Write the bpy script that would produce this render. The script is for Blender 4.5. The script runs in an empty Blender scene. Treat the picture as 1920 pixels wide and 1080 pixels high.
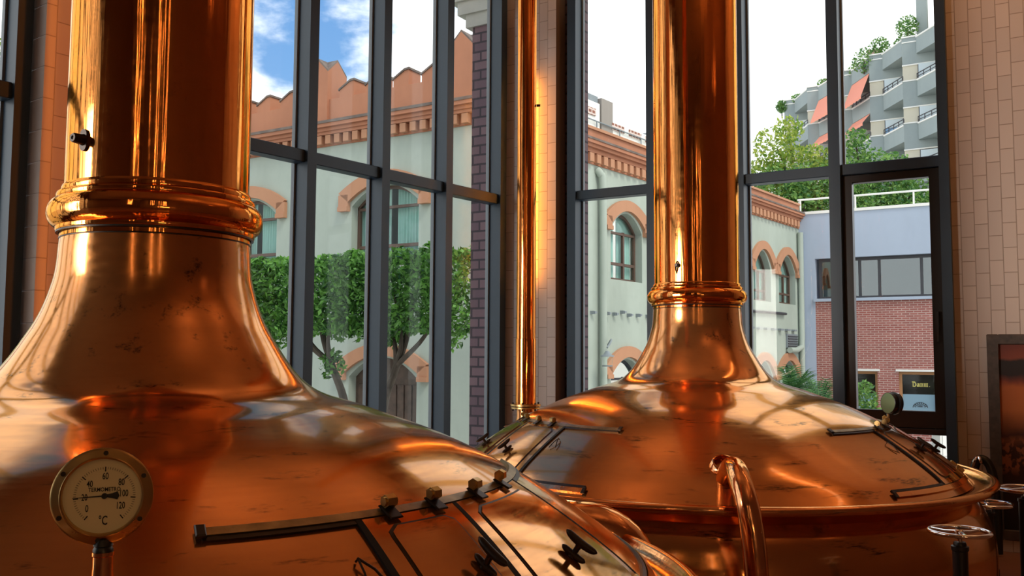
import bpy, math, random
from mathutils import Vector, Matrix
PI = math.pi
rad = math.radians
random.seed(7)
scene = bpy.context.scene
COL = scene.collection

# ------------------------------------------------------------------ camera, sky, lights, exposure
scene.view_settings.view_transform = 'Standard'
scene.view_settings.look = 'None'
scene.view_settings.gamma = 1.0
scene.view_settings.use_curve_mapping = False
scene.view_settings.exposure = 0.45
scene.cycles.use_denoising = True
scene.cycles.max_bounces = 10
scene.cycles.glossy_bounces = 6
scene.cycles.transparent_max_bounces = 16
scene.cycles.sample_clamp_indirect = 6.0
scene.cycles.caustics_reflective = False
scene.cycles.caustics_refractive = False

cam_data = bpy.data.cameras.new('camera')
cam_data.sensor_width = 36.0
cam_data.lens = 36.0 * 1700.0 / 1920.0
cam_data.clip_start = 0.05
cam_data.clip_end = 500
cam = bpy.data.objects.new('camera', cam_data)
COL.objects.link(cam)
cam.matrix_world = (Matrix.Translation((0, 0, 1.6)) @ Matrix.Rotation(PI / 2 + 7.312e-2, 4, 'X')
                    @ Matrix.Rotation(5.57e-3, 4, 'Z'))
scene.camera = cam

world = bpy.data.worlds.new('sky')
scene.world = world
world.use_nodes = True


def build_sky():
    nt = world.node_tree
    N, L = nt.nodes, nt.links
    N.clear()
    out = N.new('ShaderNodeOutputWorld')
    bg = N.new('ShaderNodeBackground')
    L.new(bg.outputs[0], out.inputs[0])
    tc = N.new('ShaderNodeTexCoord')
    sep = N.new('ShaderNodeSeparateXYZ')
    L.new(tc.outputs['Generated'], sep.inputs[0])
    mp = N.new('ShaderNodeMapping')
    mp.inputs['Scale'].default_value = (1, 1, 1.9)
    mp.inputs['Location'].default_value = (0.35, 0.1, 0.42)
    L.new(tc.outputs['Generated'], mp.inputs[0])
    no = N.new('ShaderNodeTexNoise')
    no.inputs['Scale'].default_value = 4.2
    no.inputs['Detail'].default_value = 9
    no.inputs['Roughness'].default_value = 0.55
    L.new(mp.outputs[0], no.inputs['Vector'])
    # more cloud towards the right and low down
    mx = N.new('ShaderNodeMath'); mx.operation = 'MULTIPLY_ADD'
    sh = N.new('ShaderNodeMath'); sh.operation = 'ADD'
    L.new(sep.outputs['X'], sh.inputs[0]); sh.inputs[1].default_value = 0.25
    ab = N.new('ShaderNodeMath'); ab.operation = 'ABSOLUTE'
    L.new(sh.outputs[0], ab.inputs[0])
    sb = N.new('ShaderNodeMath'); sb.operation = 'SUBTRACT'
    L.new(ab.outputs[0], sb.inputs[0]); sb.inputs[1].default_value = 0.25
    L.new(sb.outputs[0], mx.inputs[0]); mx.inputs[1].default_value = 0.75
    L.new(no.outputs[0], mx.inputs[2])
    mz = N.new('ShaderNodeMath'); mz.operation = 'MULTIPLY_ADD'
    L.new(sep.outputs['Z'], mz.inputs[0]); mz.inputs[1].default_value = -0.42
    L.new(mx.outputs[0], mz.inputs[2])
    cl = N.new('ShaderNodeMapRange')
    cl.inputs['From Min'].default_value = 0.15
    cl.inputs['From Max'].default_value = 0.28
    cl.interpolation_type = 'SMOOTHSTEP'
    L.new(mz.outputs[0], cl.inputs['Value'])
    gr = N.new('ShaderNodeValToRGB')
    gr.color_ramp.elements[0].position = 0.0
    gr.color_ramp.elements[0].color = (0.30, 0.52, 0.80, 1)
    gr.color_ramp.elements[1].position = 0.6
    gr.color_ramp.elements[1].color = (0.05, 0.19, 0.52, 1)
    L.new(sep.outputs['Z'], gr.inputs[0])
    mix = N.new('ShaderNodeMix'); mix.data_type = 'RGBA'
    L.new(cl.outputs[0], mix.inputs['Factor'])
    L.new(gr.outputs[0], mix.inputs['A'])
    mix.inputs['B'].default_value = (1.25, 1.26, 1.28, 1)
    L.new(mix.outputs['Result'], bg.inputs['Color'])
    bg.inputs['Strength'].default_value = 1.0


build_sky()


def add_light(name, kind, loc, energy, color, **kw):
    d = bpy.data.lights.new(name, kind)
    d.energy = energy
    d.color = color
    rot = kw.pop('rot', (0, 0, 0))
    for k, v in kw.items():
        setattr(d, k, v)
    o = bpy.data.objects.new(name, d)
    o.location = loc
    o.rotation_euler = rot
    COL.objects.link(o)
    return o


# hazy sun, high behind the hall
add_light('sun', 'SUN', (12, -20, 40), 1.3, (1.0, 0.94, 0.84), angle=rad(15), rot=(rad(32), rad(22), 0))
CEIL = 6.6
# added warm fill lights without fixtures, out of view, bounced off the ceiling
for lx, ly, e in ((-0.9, 5.4, 20), (1.8, 4.6, 5), (4.9, 4.0, 22), (0.6, 7.6, 18), (2.6, 1.0, 20), (5.4, 1.8, 18)):
    add_light('ceiling_fill_light', 'AREA', (lx, ly, 5.2), e, (1.0, 0.70, 0.44), shape='DISK', size=0.8, rot=(PI, 0, 0))
# warm wash on the tiled wall right of the windows
add_light('wall_washer_light', 'AREA', (4.3, 5.9, 6.2), 13, (1.0, 0.50, 0.20), shape='RECTANGLE', size=2.6, size_y=0.3, rot=(rad(42), 0, rad(-31)))
# added fill light inside the hall, out of view, aimed at the tiled wall
add_light('tile_wall_fill', 'AREA', (-5.65, 2.27, 2.1), 46, (1.0, 0.90, 0.80), shape='RECTANGLE', size=2.2, size_y=2.6, rot=(rad(90), 0, rad(-61)), spread=rad(58))
# narrow vertical wall lamps behind the viewer
for lx, ly, rz, e in ((-1.9, -2.4, -20, 2.6), (0.2, -2.4, 0, 2.6), (1.3, -2.5, 5, 2.0), (2.2, -2.4, 10, 3), (5.0, -1.6, 40, 3.5), (6.9, 1.2, 70, 4), (3.6, -2.6, 20, 3), (7.3, 2.6, 80, 3)):
    add_light('wall_lamp_light', 'AREA', (lx, ly, 3.6), e * 1.6, (1.0, 0.55, 0.24), shape='RECTANGLE', size=0.035, size_y=2.8, rot=(rad(90), 0, rad(rz)))

# low counter lamps behind the viewer
for lx, ly, lz, rz in ((3.2, -2.3, 1.5, 15), (4.8, -1.5, 1.9, 35), (1.6, -2.3, 1.35, 5)):
    add_light('counter_lamp_light', 'AREA', (lx, ly, lz), 7, (1.0, 0.58, 0.26), shape='RECTANGLE', size=0.9, size_y=0.08, rot=(rad(90), 0, rad(rz)))

# ------------------------------------------------------------------ helpers


class MB:
    """collects faces for ONE mesh object"""

    def __init__(s):
        s.v = []; s.f = []; s.sm = []

    def add(s, vs, fs, smooth=False):
        n = len(s.v)
        s.v += [tuple(p) for p in vs]
        for f in fs:
            s.f.append(tuple(i + n for i in f)); s.sm.append(smooth)

    def box(s, x0, x1, y0, y1, z0, z1, M=None):
        vs = [Vector((x, y, z)) for x in (x0, x1) for y in (y0, y1) for z in (z0, z1)]
        if M is not None:
            vs = [M @ v for v in vs]
        s.add(vs, [(0, 1, 3, 2), (4, 6, 7, 5), (0, 4, 5, 1), (2, 3, 7, 6), (0, 2, 6, 4), (1, 5, 7, 3)])

    def bbox(s, x0, x1, y0, y1, z0, z1, b=0.005, M=None):
        """box with chamfered edges (lofted rings in z)"""
        def ring(i, z):
            return [Vector((x0 + i, y0 + i + 0, z)), Vector((x1 - i, y0 + i, z)), Vector((x1 - i, y1 - i, z)), Vector((x0 + i, y1 - i, z))]
        rs = [ring(b, z0), ring(0, z0 + b), ring(0, z1 - b), ring(b, z1)]
        vs = [p for r in rs for p in r]
        if M is not None:
            vs = [M @ v for v in vs]
        fs = [(3, 2, 1, 0), (12, 13, 14, 15)]
        for k in range(3):
            for j in range(4):
                a = k * 4 + j; c = k * 4 + (j + 1) % 4
                fs.append((a, c, c + 4, a + 4))
        s.add(vs, fs)

    def lathe(s, prof, seg=96, M=None, a0=0.0, a1=2 * PI, smooth=True):
        full = abs(a1 - a0 - 2 * PI) < 1e-6
        n = seg if full else seg + 1
        vs = []
        for r, z in prof:
            for i in range(n):
                a = a0 + (a1 - a0) * i / seg
                vs.append(Vector((r * math.cos(a), r * math.sin(a), z)))
        if M is not None:
            vs = [M @ v for v in vs]
        fs = []
        for k in range(len(prof) - 1):
            for i in range(seg):
                j = (i + 1) % n
                a, b = k * n + i, k * n + j
                fs.append((a, a + n, b + n, b))
        s.add(vs, fs, smooth)

    def disk(s, r, z, seg=48, M=None, up=True):
        vs = [Vector((r * math.cos(2 * PI * i / seg), r * math.sin(2 * PI * i / seg), z)) for i in range(seg)]
        if M is not None:
            vs = [M @ v for v in vs]
        f = tuple(range(seg))
        s.add(vs, [f if up else f[::-1]])

    def cyl(s, r, z0, z1, seg=32, M=None):
        s.lathe([(r, z1), (r, z0)], seg, M); s.disk(r, z1, seg, M); s.disk(r, z0, seg, M, False)

    def tube(s, pts, r, seg=16, caps=True, closed=False):
        pts = [Vector(p) for p in pts]
        n = len(pts)
        rs = r if isinstance(r, (list, tuple)) else [r] * n
        vs = []
        prev = None
        for k, p in enumerate(pts):
            if closed:
                t = pts[(k + 1) % n] - pts[k - 1]
            else:
                t = pts[min(k + 1, n - 1)] - pts[max(k - 1, 0)]
            t.normalize()
            if prev is None:
                u = t.orthogonal().normalized()
            else:
                u = (prev - t * prev.dot(t)).normalized()
            prev = u
            w = t.cross(u)
            for i in range(seg):
                a = 2 * PI * i / seg
                vs.append(p + (u * math.cos(a) + w * math.sin(a)) * rs[k])
        fs = []
        for k in range(n if closed else n - 1):
            for i in range(seg):
                a, b = k * seg + i, k * seg + (i + 1) % seg
                k2 = ((k + 1) % n) * seg
                fs.append((a, b, k2 + (i + 1) % seg, k2 + i))
        if caps and not closed:
            fs.append(tuple(range(seg))[::-1]); fs.append(tuple((n - 1) * seg + i for i in range(seg)))
        s.add(vs, fs, True)

    def prism(s, poly, y0, y1, M=None):
        """polygon in (x, z) extruded along y"""
        n = len(poly)
        vs = [Vector((x, y0, z)) for x, z in poly] + [Vector((x, y1, z)) for x, z in poly]
        if M is not None:
            vs = [M @ v for v in vs]
        fs = [tuple(range(n)), tuple(range(n, 2 * n))[::-1]]
        for i in range(n):
            j = (i + 1) % n
            fs.append((i, i + n, j + n, j))
        s.add(vs, fs)

    def strip(s, a, b, y0, y1, M=None):
        """solid between two polylines a, b of (x, z), from y0 to y1"""
        n = len(a)
        vs = []
        for y in (y0, y1):
            vs += [Vector((x, y, z)) for x, z in a] + [Vector((x, y, z)) for x, z in b]
        if M is not None:
            vs = [M @ v for v in vs]
        fs = []
        for i in range(n - 1):
            fs += [(i, i + 1, n + i + 1, n + i), (2 * n + i, 3 * n + i, 3 * n + i + 1, 2 * n + i + 1),
                   (i, 2 * n + i, 2 * n + i + 1, i + 1), (n + i, n + i + 1, 3 * n + i + 1, 3 * n + i)]
        e = n - 1
        fs += [(0, n, 3 * n, 2 * n), (e, 2 * n + e, 3 * n + e, n + e)]
        s.add(vs, fs)

    def build(s, name, mat, parent=None, M=None, sharp=35):
        me = bpy.data.meshes.new(name)
        me.from_pydata(s.v, [], s.f)
        me.polygons.foreach_set('use_smooth', s.sm)
        me.update()
        import bmesh
        bm = bmesh.new(); bm.from_mesh(me)
        bmesh.ops.recalc_face_normals(bm, faces=bm.faces)
        bm.to_mesh(me); bm.free()
        if any(s.sm):
            me.set_sharp_from_angle(angle=rad(sharp))
        if mat is not None:
            me.materials.append(mat)
        o = bpy.data.objects.new(name, me)
        COL.objects.link(o)
        place(o, parent, M)
        return o


WM = {}


def place(o, parent, M):
    """M is the wanted world matrix; the basis is worked out from the parent's"""
    M = M if M is not None else Matrix.Identity(4)
    WM[o.name] = M
    if parent is not None:
        o.parent = parent
        o.matrix_basis = WM[parent.name].inverted() @ M
    else:
        o.matrix_basis = M


def thing(name, label, cat, M=None, group=None):
    o = bpy.data.objects.new(name, None)
    o.empty_display_size = 0.2
    COL.objects.link(o)
    place(o, None, M if M is not None else Matrix.Identity(4))
    return tag(o, label, cat, group)


def tag(o, label=None, cat=None, group=None, kind=None):
    if label: o['label'] = label
    if cat: o['category'] = cat
    if group: o['group'] = group
    if kind: o['kind'] = kind
    return o


def struct(o, label, cat='structure'):
    return tag(o, label, cat, kind='structure')


def T(x, y, z): return Matrix.Translation((x, y, z))


def frame(A, D, z=0.0):
    """origin A, x along D (2D), y = D turned left, z up"""
    return Matrix.Translation((A[0], A[1], z)) @ Matrix.Rotation(math.atan2(D[1], D[0]), 4, 'Z')


def catmull(pts, n=8):
    P = [Vector(p) for p in pts]
    P = [2 * P[0] - P[1]] + P + [2 * P[-1] - P[-2]]
    out = []
    for i in range(1, len(P) - 2):
        p0, p1, p2, p3 = P[i - 1:i + 3]
        for k in range(n):
            t = k / n
            out.append(0.5 * (2 * p1 + (p2 - p0) * t + (2 * p0 - 5 * p1 + 4 * p2 - p3) * t * t + (3 * p1 - p0 - 3 * p2 + p3) * t ** 3))
    out.append(P[-2])
    return out


# ------------------------------------------------------------------ materials


class NT:
    def __init__(s, name):
        s.m = bpy.data.materials.new(name)
        s.m.use_nodes = True
        s.n = s.m.node_tree.nodes; s.l = s.m.node_tree.links
        s.b = s.n['Principled BSDF']
        s.tc = None

    def new(s, t): return s.n.new(t)

    def coord(s, scale=(1, 1, 1), kind='Object', rot=(0, 0, 0), loc=(0, 0, 0)):
        if s.tc is None: s.tc = s.new('ShaderNodeTexCoord')
        m = s.new('ShaderNodeMapping')
        m.inputs['Scale'].default_value = scale
        m.inputs['Rotation'].default_value = rot
        m.inputs['Location'].default_value = loc
        s.l.new(s.tc.outputs[kind], m.inputs[0])
        return m.outputs[0]

    def swizzle(s, order):
        """object coordinates re-ordered, e.g. 'xz' -> (x, z, 0)"""
        if s.tc is None: s.tc = s.new('ShaderNodeTexCoord')
        sp = s.new('ShaderNodeSeparateXYZ'); s.l.new(s.tc.outputs['Object'], sp.inputs[0])
        c = s.new('ShaderNodeCombineXYZ')
        for i, k in enumerate(order):
            s.l.new(sp.outputs[k.upper()], c.inputs[i])
        return c.outputs[0]

    def noise(s, vec, scale, detail=4, rough=0.55, dist=0.0):
        n = s.new('ShaderNodeTexNoise')
        s.l.new(vec, n.inputs['Vector'])
        n.inputs['Scale'].default_value = scale; n.inputs['Detail'].default_value = detail
        n.inputs['Roughness'].default_value = rough; n.inputs['Distortion'].default_value = dist
        return n.outputs[0]

    def ramp(s, val, lo, hi, a=0.0, b=1.0):
        n = s.new('ShaderNodeMapRange')
        s.l.new(val, n.inputs['Value'])
        for k, v in (('From Min', lo), ('From Max', hi), ('To Min', a), ('To Max', b)):
            n.inputs[k].default_value = v
        return n.outputs[0]

    def math(s, op, a, b):
        n = s.new('ShaderNodeMath'); n.operation = op
        for i, v in enumerate((a, b)):
            if isinstance(v, (int, float)): n.inputs[i].default_value = v
            else: s.l.new(v, n.inputs[i])
        return n.outputs[0]

    def mix(s, fac, a, b):
        n = s.new('ShaderNodeMix'); n.data_type = 'RGBA'
        for k, v in (('Factor', fac), ('A', a), ('B', b)):
            if isinstance(v, (int, float)): n.inputs[k].default_value = v
            elif isinstance(v, tuple): n.inputs[k].default_value = (*v, 1) if len(v) == 3 else v
            else: s.l.new(v, n.inputs[k])
        return n.outputs['Result']

    def bump(s, h, strength, dist=0.01):
        n = s.new('ShaderNodeBump')
        n.inputs['Strength'].default_value = strength; n.inputs['Distance'].default_value = dist
        s.l.new(h, n.inputs['Height'])
        s.l.new(n.outputs[0], s.b.inputs['Normal'])

    def set(s, **kw):
        names = dict(color='Base Color', metal='Metallic', rough='Roughness', coat='Coat Weight', coatr='Coat Roughness',
                     spec='Specular IOR Level', emit='Emission Color', emits='Emission Strength')
        for k, v in kw.items():
            i = s.b.inputs[names[k]]
            if isinstance(v, (int, float)): i.default_value = v
            elif isinstance(v, tuple): i.default_value = (*v, 1)
            else: s.l.new(v, i)
        return s


def srgb(r, g, b):
    return tuple(((c / 255) / 12.92 if c / 255 <= 0.04045 else ((c / 255 + 0.055) / 1.055) ** 2.4) for c in (r, g, b))


def simple(name, color, rough=0.5, metal=0.0, var=0.0, vscale=3.0, bump=0.0, **kw):
    t = NT(name)
    t.set(rough=rough, metal=metal, **kw)
    if var or bump:
        n = t.noise(t.coord(), vscale, 6)
        d = tuple(c * (1 - var) for c in color); u = tuple(min(1, c * (1 + var)) for c in color)
        t.set(color=t.mix(t.ramp(n, 0.3, 0.7), d, u))
        if bump: t.bump(n, bump)
    else:
        t.set(color=color)
    return t.m


def copper(name, polished=0.0, stains=1.0, base=(0.86, 0.36, 0.15), rough=(0.16, 0.32), metal=1.0, coat=0.4, polar=False):
    """worn copper: tarnish clouds, dark smudges lying along the spinning direction, a thin lacquer"""
    t = NT(name)
    o = t.coord()
    oi = t.new('ShaderNodeObjectInfo')
    sp = t.new('ShaderNodeSeparateXYZ'); t.l.new(t.tc.outputs['Object'], sp.inputs[0])
    X, Y, Z = sp.outputs
    if polar:
        u = t.math('ARCTAN2', Y, X)
        v = t.math('SQRT', t.math('ADD', t.math('MULTIPLY', X, X), t.math('MULTIPLY', Y, Y)), 0.0)
        v = t.math('SUBTRACT', v, Z)
    else:
        u, v = t.math('ADD', X, Y), Z
    def pol(ku, kv, off):
        c = t.new('ShaderNodeCombineXYZ')
        t.l.new(t.math('MULTIPLY', u, ku), c.inputs[0]); t.l.new(t.math('MULTIPLY', v, kv), c.inputs[1])
        t.l.new(t.math('MULTIPLY_ADD', oi.outputs['Random'], 50.0), c.inputs[2])
        return c.outputs[0]
    big = t.noise(o, 2.3, 5, 0.6)
    fine = t.noise(pol(5, 34, 0), 1.0, 6, 0.65)
    c = t.mix(t.ramp(big, 0.35, 0.68), tuple(x * 0.82 for x in base), base)
    c = t.mix(t.ramp(fine, 0.45, 0.75, 0, 0.35), c, (base[0] * 0.78, base[1] * 0.66, base[2] * 0.55))
    r = t.ramp(big, 0.3, 0.7, rough[1], rough[0])
    r = t.math('ADD', r, t.ramp(fine, 0.4, 0.8, -0.02, 0.08))
    if stains:
        st = t.noise(pol(4.2, 9, 1), 1.0, 7, 0.66, 0.3)
        m = t.ramp(st, 0.575, 0.65, 0, 0.9 * stains)
        brk = t.noise(pol(34, 90, 2), 1.0, 4, 0.65)
        m = t.math('MULTIPLY', m, t.ramp(brk, 0.42, 0.6, 0.1, 1.0))
        c = t.mix(m, c, (0.045, 0.026, 0.018))
    t.set(color=c, metal=metal, rough=r, coat=coat, coatr=0.06)
    t.b.inputs['Specular Tint'].default_value = (1.0, 0.74, 0.42, 1)
    if polished:
        # drawn tube: slight vertical waviness
        h = t.noise(t.coord(scale=(1, 1, 0.04)), 16, 3, 0.6)
        t.bump(h, 0.13 * polished, 0.02)
    else:
        h = t.noise(o, 4.0, 3, 0.5)
        t.bump(h, 0.07, 0.02)
    return t.m


def brickwork(name, c1, c2, mortar, w, h, order='xz', msize=0.008, bump=0.5, rough=0.8, var=0.25, offset=0.5, **kw):
    t = NT(name)
    b = t.new('ShaderNodeTexBrick')
    t.l.new(t.swizzle(order), b.inputs['Vector'])
    b.offset = offset
    for k, v in (('Color1', (*c1, 1)), ('Color2', (*c2, 1)), ('Mortar', (*mortar, 1)), ('Scale', 1.0), ('Mortar Size', msize),
                 ('Mortar Smooth', 0.15), ('Bias', 0.0), ('Brick Width', w), ('Row Height', h)):
        b.inputs[k].default_value = v
    n = t.noise(t.coord(), 2.0, 6)
    c = t.mix(t.ramp(n, 0.3, 0.75, 0, var), b.outputs['Color'], tuple(x * 0.5 for x in c1))
    t.set(color=c, rough=rough, **kw)
    inv = t.math('SUBTRACT', 1.0, b.outputs['Fac'])
    t.bump(inv, bump, 0.006)
    return t.m


def plaster(name, col, dirt, amount=0.5, scale=0.6, rough=0.9):
    t = NT(name)
    a = t.noise(t.coord(scale=(1, 1, 0.35)), scale, 8, 0.65)
    b = t.noise(t.coord(), scale * 9, 5, 0.6)
    c = t.mix(t.ramp(a, 0.42, 0.75, 0, amount), col, dirt)
    c = t.mix(t.ramp(b, 0.5, 0.85, 0, amount * 0.5), c, tuple(x * 0.7 for x in col))
    t.set(color=c, rough=rough)
    t.bump(b, 0.25, 0.01)
    return t.m


def thin_glass(name, tint=(0.97, 0.985, 0.98), refl=0.06):
    """window glass: looks straight through, reflects at grazing angles"""
    m = bpy.data.materials.new(name)
    m.use_nodes = True
    N, L = m.node_tree.nodes, m.node_tree.links
    N.clear()
    out = N.new('ShaderNodeOutputMaterial')
    tr = N.new('ShaderNodeBsdfTransparent'); tr.inputs[0].default_value = (*tint, 1)
    gl = N.new('ShaderNodeBsdfGlossy'); gl.inputs['Roughness'].default_value = 0.0
    gl.inputs['Color'].default_value = (0.9, 0.95, 0.95, 1)
    fr = N.new('ShaderNodeLayerWeight'); fr.inputs['Blend'].default_value = 0.12
    mr = N.new('ShaderNodeMapRange')
    mr.inputs['To Min'].default_value = refl * 0.15; mr.inputs['To Max'].default_value = 0.4
    L.new(fr.outputs['Fresnel'], mr.inputs['Value'])
    mx = N.new('ShaderNodeMixShader')
    L.new(mr.outputs[0], mx.inputs[0]); L.new(tr.outputs[0], mx.inputs[1]); L.new(gl.outputs[0], mx.inputs[2])
    L.new(mx.outputs[0], out.inputs[0])
    return m


def leafy(name, dark, light, trans=0.35):
    t = NT(name)
    g = t.new('ShaderNodeNewGeometry')
    c = t.mix(g.outputs['Random Per Island'], dark, light)
    t.set(color=c, rough=0.45)
    tr = t.new('ShaderNodeBsdfTranslucent')
    t.l.new(c, tr.inputs['Color'])
    mx = t.new('ShaderNodeMixShader'); mx.inputs[0].default_value = trans
    t.l.new(t.b.outputs[0], mx.inputs[1]); t.l.new(tr.outputs[0], mx.inputs[2])
    t.l.new(mx.outputs[0], t.n['Material Output'].inputs[0])
    return t.m


M_DOME = copper('worn_copper', 0.0, 1.0, base=(0.75, 0.31, 0.10), rough=(0.10, 0.22), metal=0.88, coat=0.5, polar=True)
M_NECK = copper('polished_copper', 1.0, 0.25, base=(0.88, 0.32, 0.085), rough=(0.07, 0.13), coat=0.0, polar=True)
M_PIPE = copper('copper_pipe_metal', 0.6, 0.4, base=(0.90, 0.42, 0.19), rough=(0.10, 0.18), coat=0.2)
M_HATCH = copper('hatch_copper', 0.0, 0.6, base=(0.84, 0.36, 0.125), rough=(0.08, 0.18), metal=0.9, coat=0.5, polar=True)
M_BRASS = copper('aged_brass', 0.0, 0.9, base=(0.62, 0.42, 0.17), rough=(0.22, 0.38))
M_DARK = simple('dark_bronze', (0.035, 0.024, 0.018), 0.38, 0.6, 0.3, 20)
M_BLACK = simple('black_enamel', (0.010, 0.011, 0.012), 0.35, 0.0)
M_GAP = simple('dark_gap', (0.006, 0.005, 0.004), 0.8)
M_STRIP = simple('tarnished_strip', (0.34, 0.25, 0.13), 0.34, 0.9, 0.45, 14)
M_CHROME = simple('chrome', (0.85, 0.85, 0.84), 0.08, 1.0)
M_FRAME = simple('blue_grey_steel', srgb(46, 66, 82), 0.42, 0.0, 0.10, 2)
M_GLASS = thin_glass('window_glass')
M_TILE = brickwork('white_tile', srgb(222, 202, 188), srgb(212, 194, 182), srgb(178, 156, 140), 0.21, 0.105, 'zx', 0.0035, 0.8, 0.14, 0.0)
M_PLASTER_IN = plaster('inner_plaster', srgb(128, 88, 60), srgb(100, 66, 44), 0.3)
M_FLOOR = simple('floor_tiles', srgb(150, 100, 70), 0.35, 0, 0.2, 2)
M_CEIL = simple('ceiling_paint', srgb(176, 136, 102), 0.8)
M_DIAL = simple('dial_face', srgb(244, 230, 190), 0.5)
M_INK = simple('black_ink', (0.012, 0.010, 0.010), 0.6)
M_WOODFRAME = simple('dark_wood', srgb(74, 60, 50), 0.55, 0, 0.35, 18, 0.2)

M_WALL = plaster('pale_render', srgb(170, 180, 168), srgb(132, 140, 128), 0.5)
M_TERRA = plaster('terracotta_render', srgb(178, 120, 90), srgb(138, 92, 70), 0.5, 0.9)
M_TERRA2 = plaster('light_terracotta', srgb(184, 134, 102), srgb(156, 108, 80), 0.4, 0.9)
M_WEATHER = simple('weathered_edge', srgb(112, 100, 92), 0.95, 0, 0.4, 3, 0.3)
M_PBRICK = brickwork('purple_brick', srgb(126, 100, 104), srgb(104, 82, 90), srgb(58, 50, 56), 0.20, 0.112, 'xz', 0.012, 0.9)
M_RBRICK = brickwork('red_brick', srgb(168, 102, 92), srgb(150, 86, 78), srgb(196, 168, 158), 0.25, 0.075, 'xz', 0.012, 0.5)
M_CONC = plaster('blue_grey_concrete', srgb(172, 184, 200), srgb(150, 160, 174), 0.35, 0.8)
M_WHITE = simple('white_paint', srgb(236, 234, 226), 0.6)
M_WINFRAME = simple('brown_window_frame', srgb(92, 70, 58), 0.5)
M_DKFRAME = simple('dark_window_frame', srgb(60, 60, 64), 0.5)
M_CURTAIN = simple('teal_curtain', srgb(176, 214, 204), 0.9)
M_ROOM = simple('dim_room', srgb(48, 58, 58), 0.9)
M_WOODDOOR = simple('old_wood_door', srgb(84, 66, 54), 0.7, 0, 0.3, 6)
M_PAVE = plaster('courtyard_paving', srgb(206, 204, 198), srgb(176, 174, 170), 0.4, 0.5)
M_ORANGELEAF = leafy('orange_tree_leaf', srgb(26, 74, 22), srgb(128, 188, 82))
M_LEAF = leafy('street_tree_leaf', srgb(50, 106, 52), srgb(140, 178, 88))
M_LEAFY = leafy('sunny_leaf', srgb(96, 140, 52), srgb(196, 204, 96), 0.5)
M_PALM = leafy('palm_leaf', srgb(36, 86, 50), srgb(104, 150, 84))
M_BARK = simple('bark', srgb(84, 74, 62), 0.9, 0, 0.3, 8, 0.4)
M_APTG = plaster('grey_panel', srgb(150, 160, 158), srgb(126, 136, 136), 0.4, 0.5)
M_APTC = plaster('cream_panel', srgb(206, 200, 180), srgb(186, 180, 160), 0.3, 0.5)
M_AWN = simple('coral_awning', srgb(238, 152, 126), 0.85)
M_BLIND = simple('pale_blind', srgb(206, 218, 222), 0.7)
M_BLUEG = simple('blue_window', srgb(130, 176, 214), 0.15)
M_GREYST = simple('grey_steel', srgb(130, 138, 142), 0.5)

# ------------------------------------------------------------------ the hall
C = (-0.054, 10.2)
DL = (-0.6102, -0.7922)
DR = (0.8553, -0.5182)
FL = frame(C, DL)      # x along the left window wall, +y into the hall
FR = frame(C, DR)      # x along the right window wall, -y into the hall
LEN_L, LEN_R = 15.5, 9.6


def at(F, x, y, z): return F @ Vector((x, y, z))


pL = at(FL, LEN_L, 0, 0); pR = at(FR, LEN_R, 0, 0)
pB = pL + Vector((DR[0], DR[1], 0)) * LEN_R
hall = [Vector((C[0], C[1], 0)), pR, pB, pL]


def slab(name, z0, z1, mat):
    mb = MB()
    vs = [p + Vector((0, 0, z)) for z in (z0, z1) for p in hall]
    mb.add(vs, [(0, 1, 2, 3), (7, 6, 5, 4)] + [(i, i + 4, (i + 1) % 4 + 4, (i + 1) % 4) for i in range(4)])
    return struct(mb.build(name, mat), 'the hall ' + name, name)


slab('floor', -0.2, 0.0, M_FLOOR)
slab('ceiling', CEIL, CEIL + 0.2, M_CEIL)

# back walls of the hall (behind the camera)
mb = MB(); mb.box(0, LEN_R, -0.2, 0.0, 0, CEIL)
struct(mb.build('wall_back', M_PLASTER_IN, None, frame(pL, DR)), 'plain wall behind the viewer', 'wall')
mb = MB(); mb.box(0, LEN_L, -0.2, 0.0, 0, CEIL)
struct(mb.build('wall_near', M_PLASTER_IN, None, frame(pR, DL) @ T(0, 0, 0)), 'plain wall far right of the viewer', 'wall')

# tiled wall to the right of the windows
mb = MB(); mb.box(4.54, LEN_R, -0.06, 0.20, 0, CEIL)
struct(mb.build('wall_right', M_TILE, None, FR), 'white tiled wall right of the windows', 'wall')
# tiled corner pillar between the two window walls
mb = MB(); mb.box(-0.02, 0.735, -0.21, 0.0, 0, CEIL)
struct(mb.build('wall_corner', M_TILE, None, FR), 'white tiled corner pillar between both window walls', 'wall')
# tiled pillar in the left wall
mb = MB(); mb.box(4.15, 5.32, -0.2, 0.30, 0, CEIL)
struct(mb.build('wall_left', M_TILE, None, FL), 'white tiled pillar behind the near kettle', 'wall')
ZH = 5.85
# low walls under the windows, headers above
mb = MB(); mb.box(0.2, 4.15, -0.2, 0.1, 0, 0.25); mb.box(5.32, LEN_L, -0.2, 0.1, 0, 0.25)
struct(mb.build('trim_1', M_PLASTER_IN, None, FL), 'low sill wall under the left windows', 'sill')
mb = MB(); mb.box(0.2, 4.15, -0.2, 0.17, ZH, CEIL); mb.box(5.32, LEN_L, -0.2, 0.17, ZH, CEIL)
struct(mb.build('trim_4', M_PLASTER_IN, None, FL), 'wall above the left windows', 'wall')
mb = MB(); mb.box(0.735, 4.54, -0.17, 0.2, ZH, CEIL)
struct(mb.build('trim_5', M_PLASTER_IN, None, FR), 'wall above the right windows', 'wall')
mb = MB(); mb.box(0.735, 4.54, -0.1, 0.2, 0, 0.25)
struct(mb.build('trim_2', M_PLASTER_IN, None, FR), 'low sill wall under the right windows', 'sill')


def post(F, x0, x1, yi, yo):
    """steel mullion: deep fin with a chamfered inner edge and a glazing strip"""
    mb = MB()
    mb.bbox(x0, x1, min(yi, yo), max(yi, yo), 0.25, ZH, 0.006)
    return mb


ZT = 3.30
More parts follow.
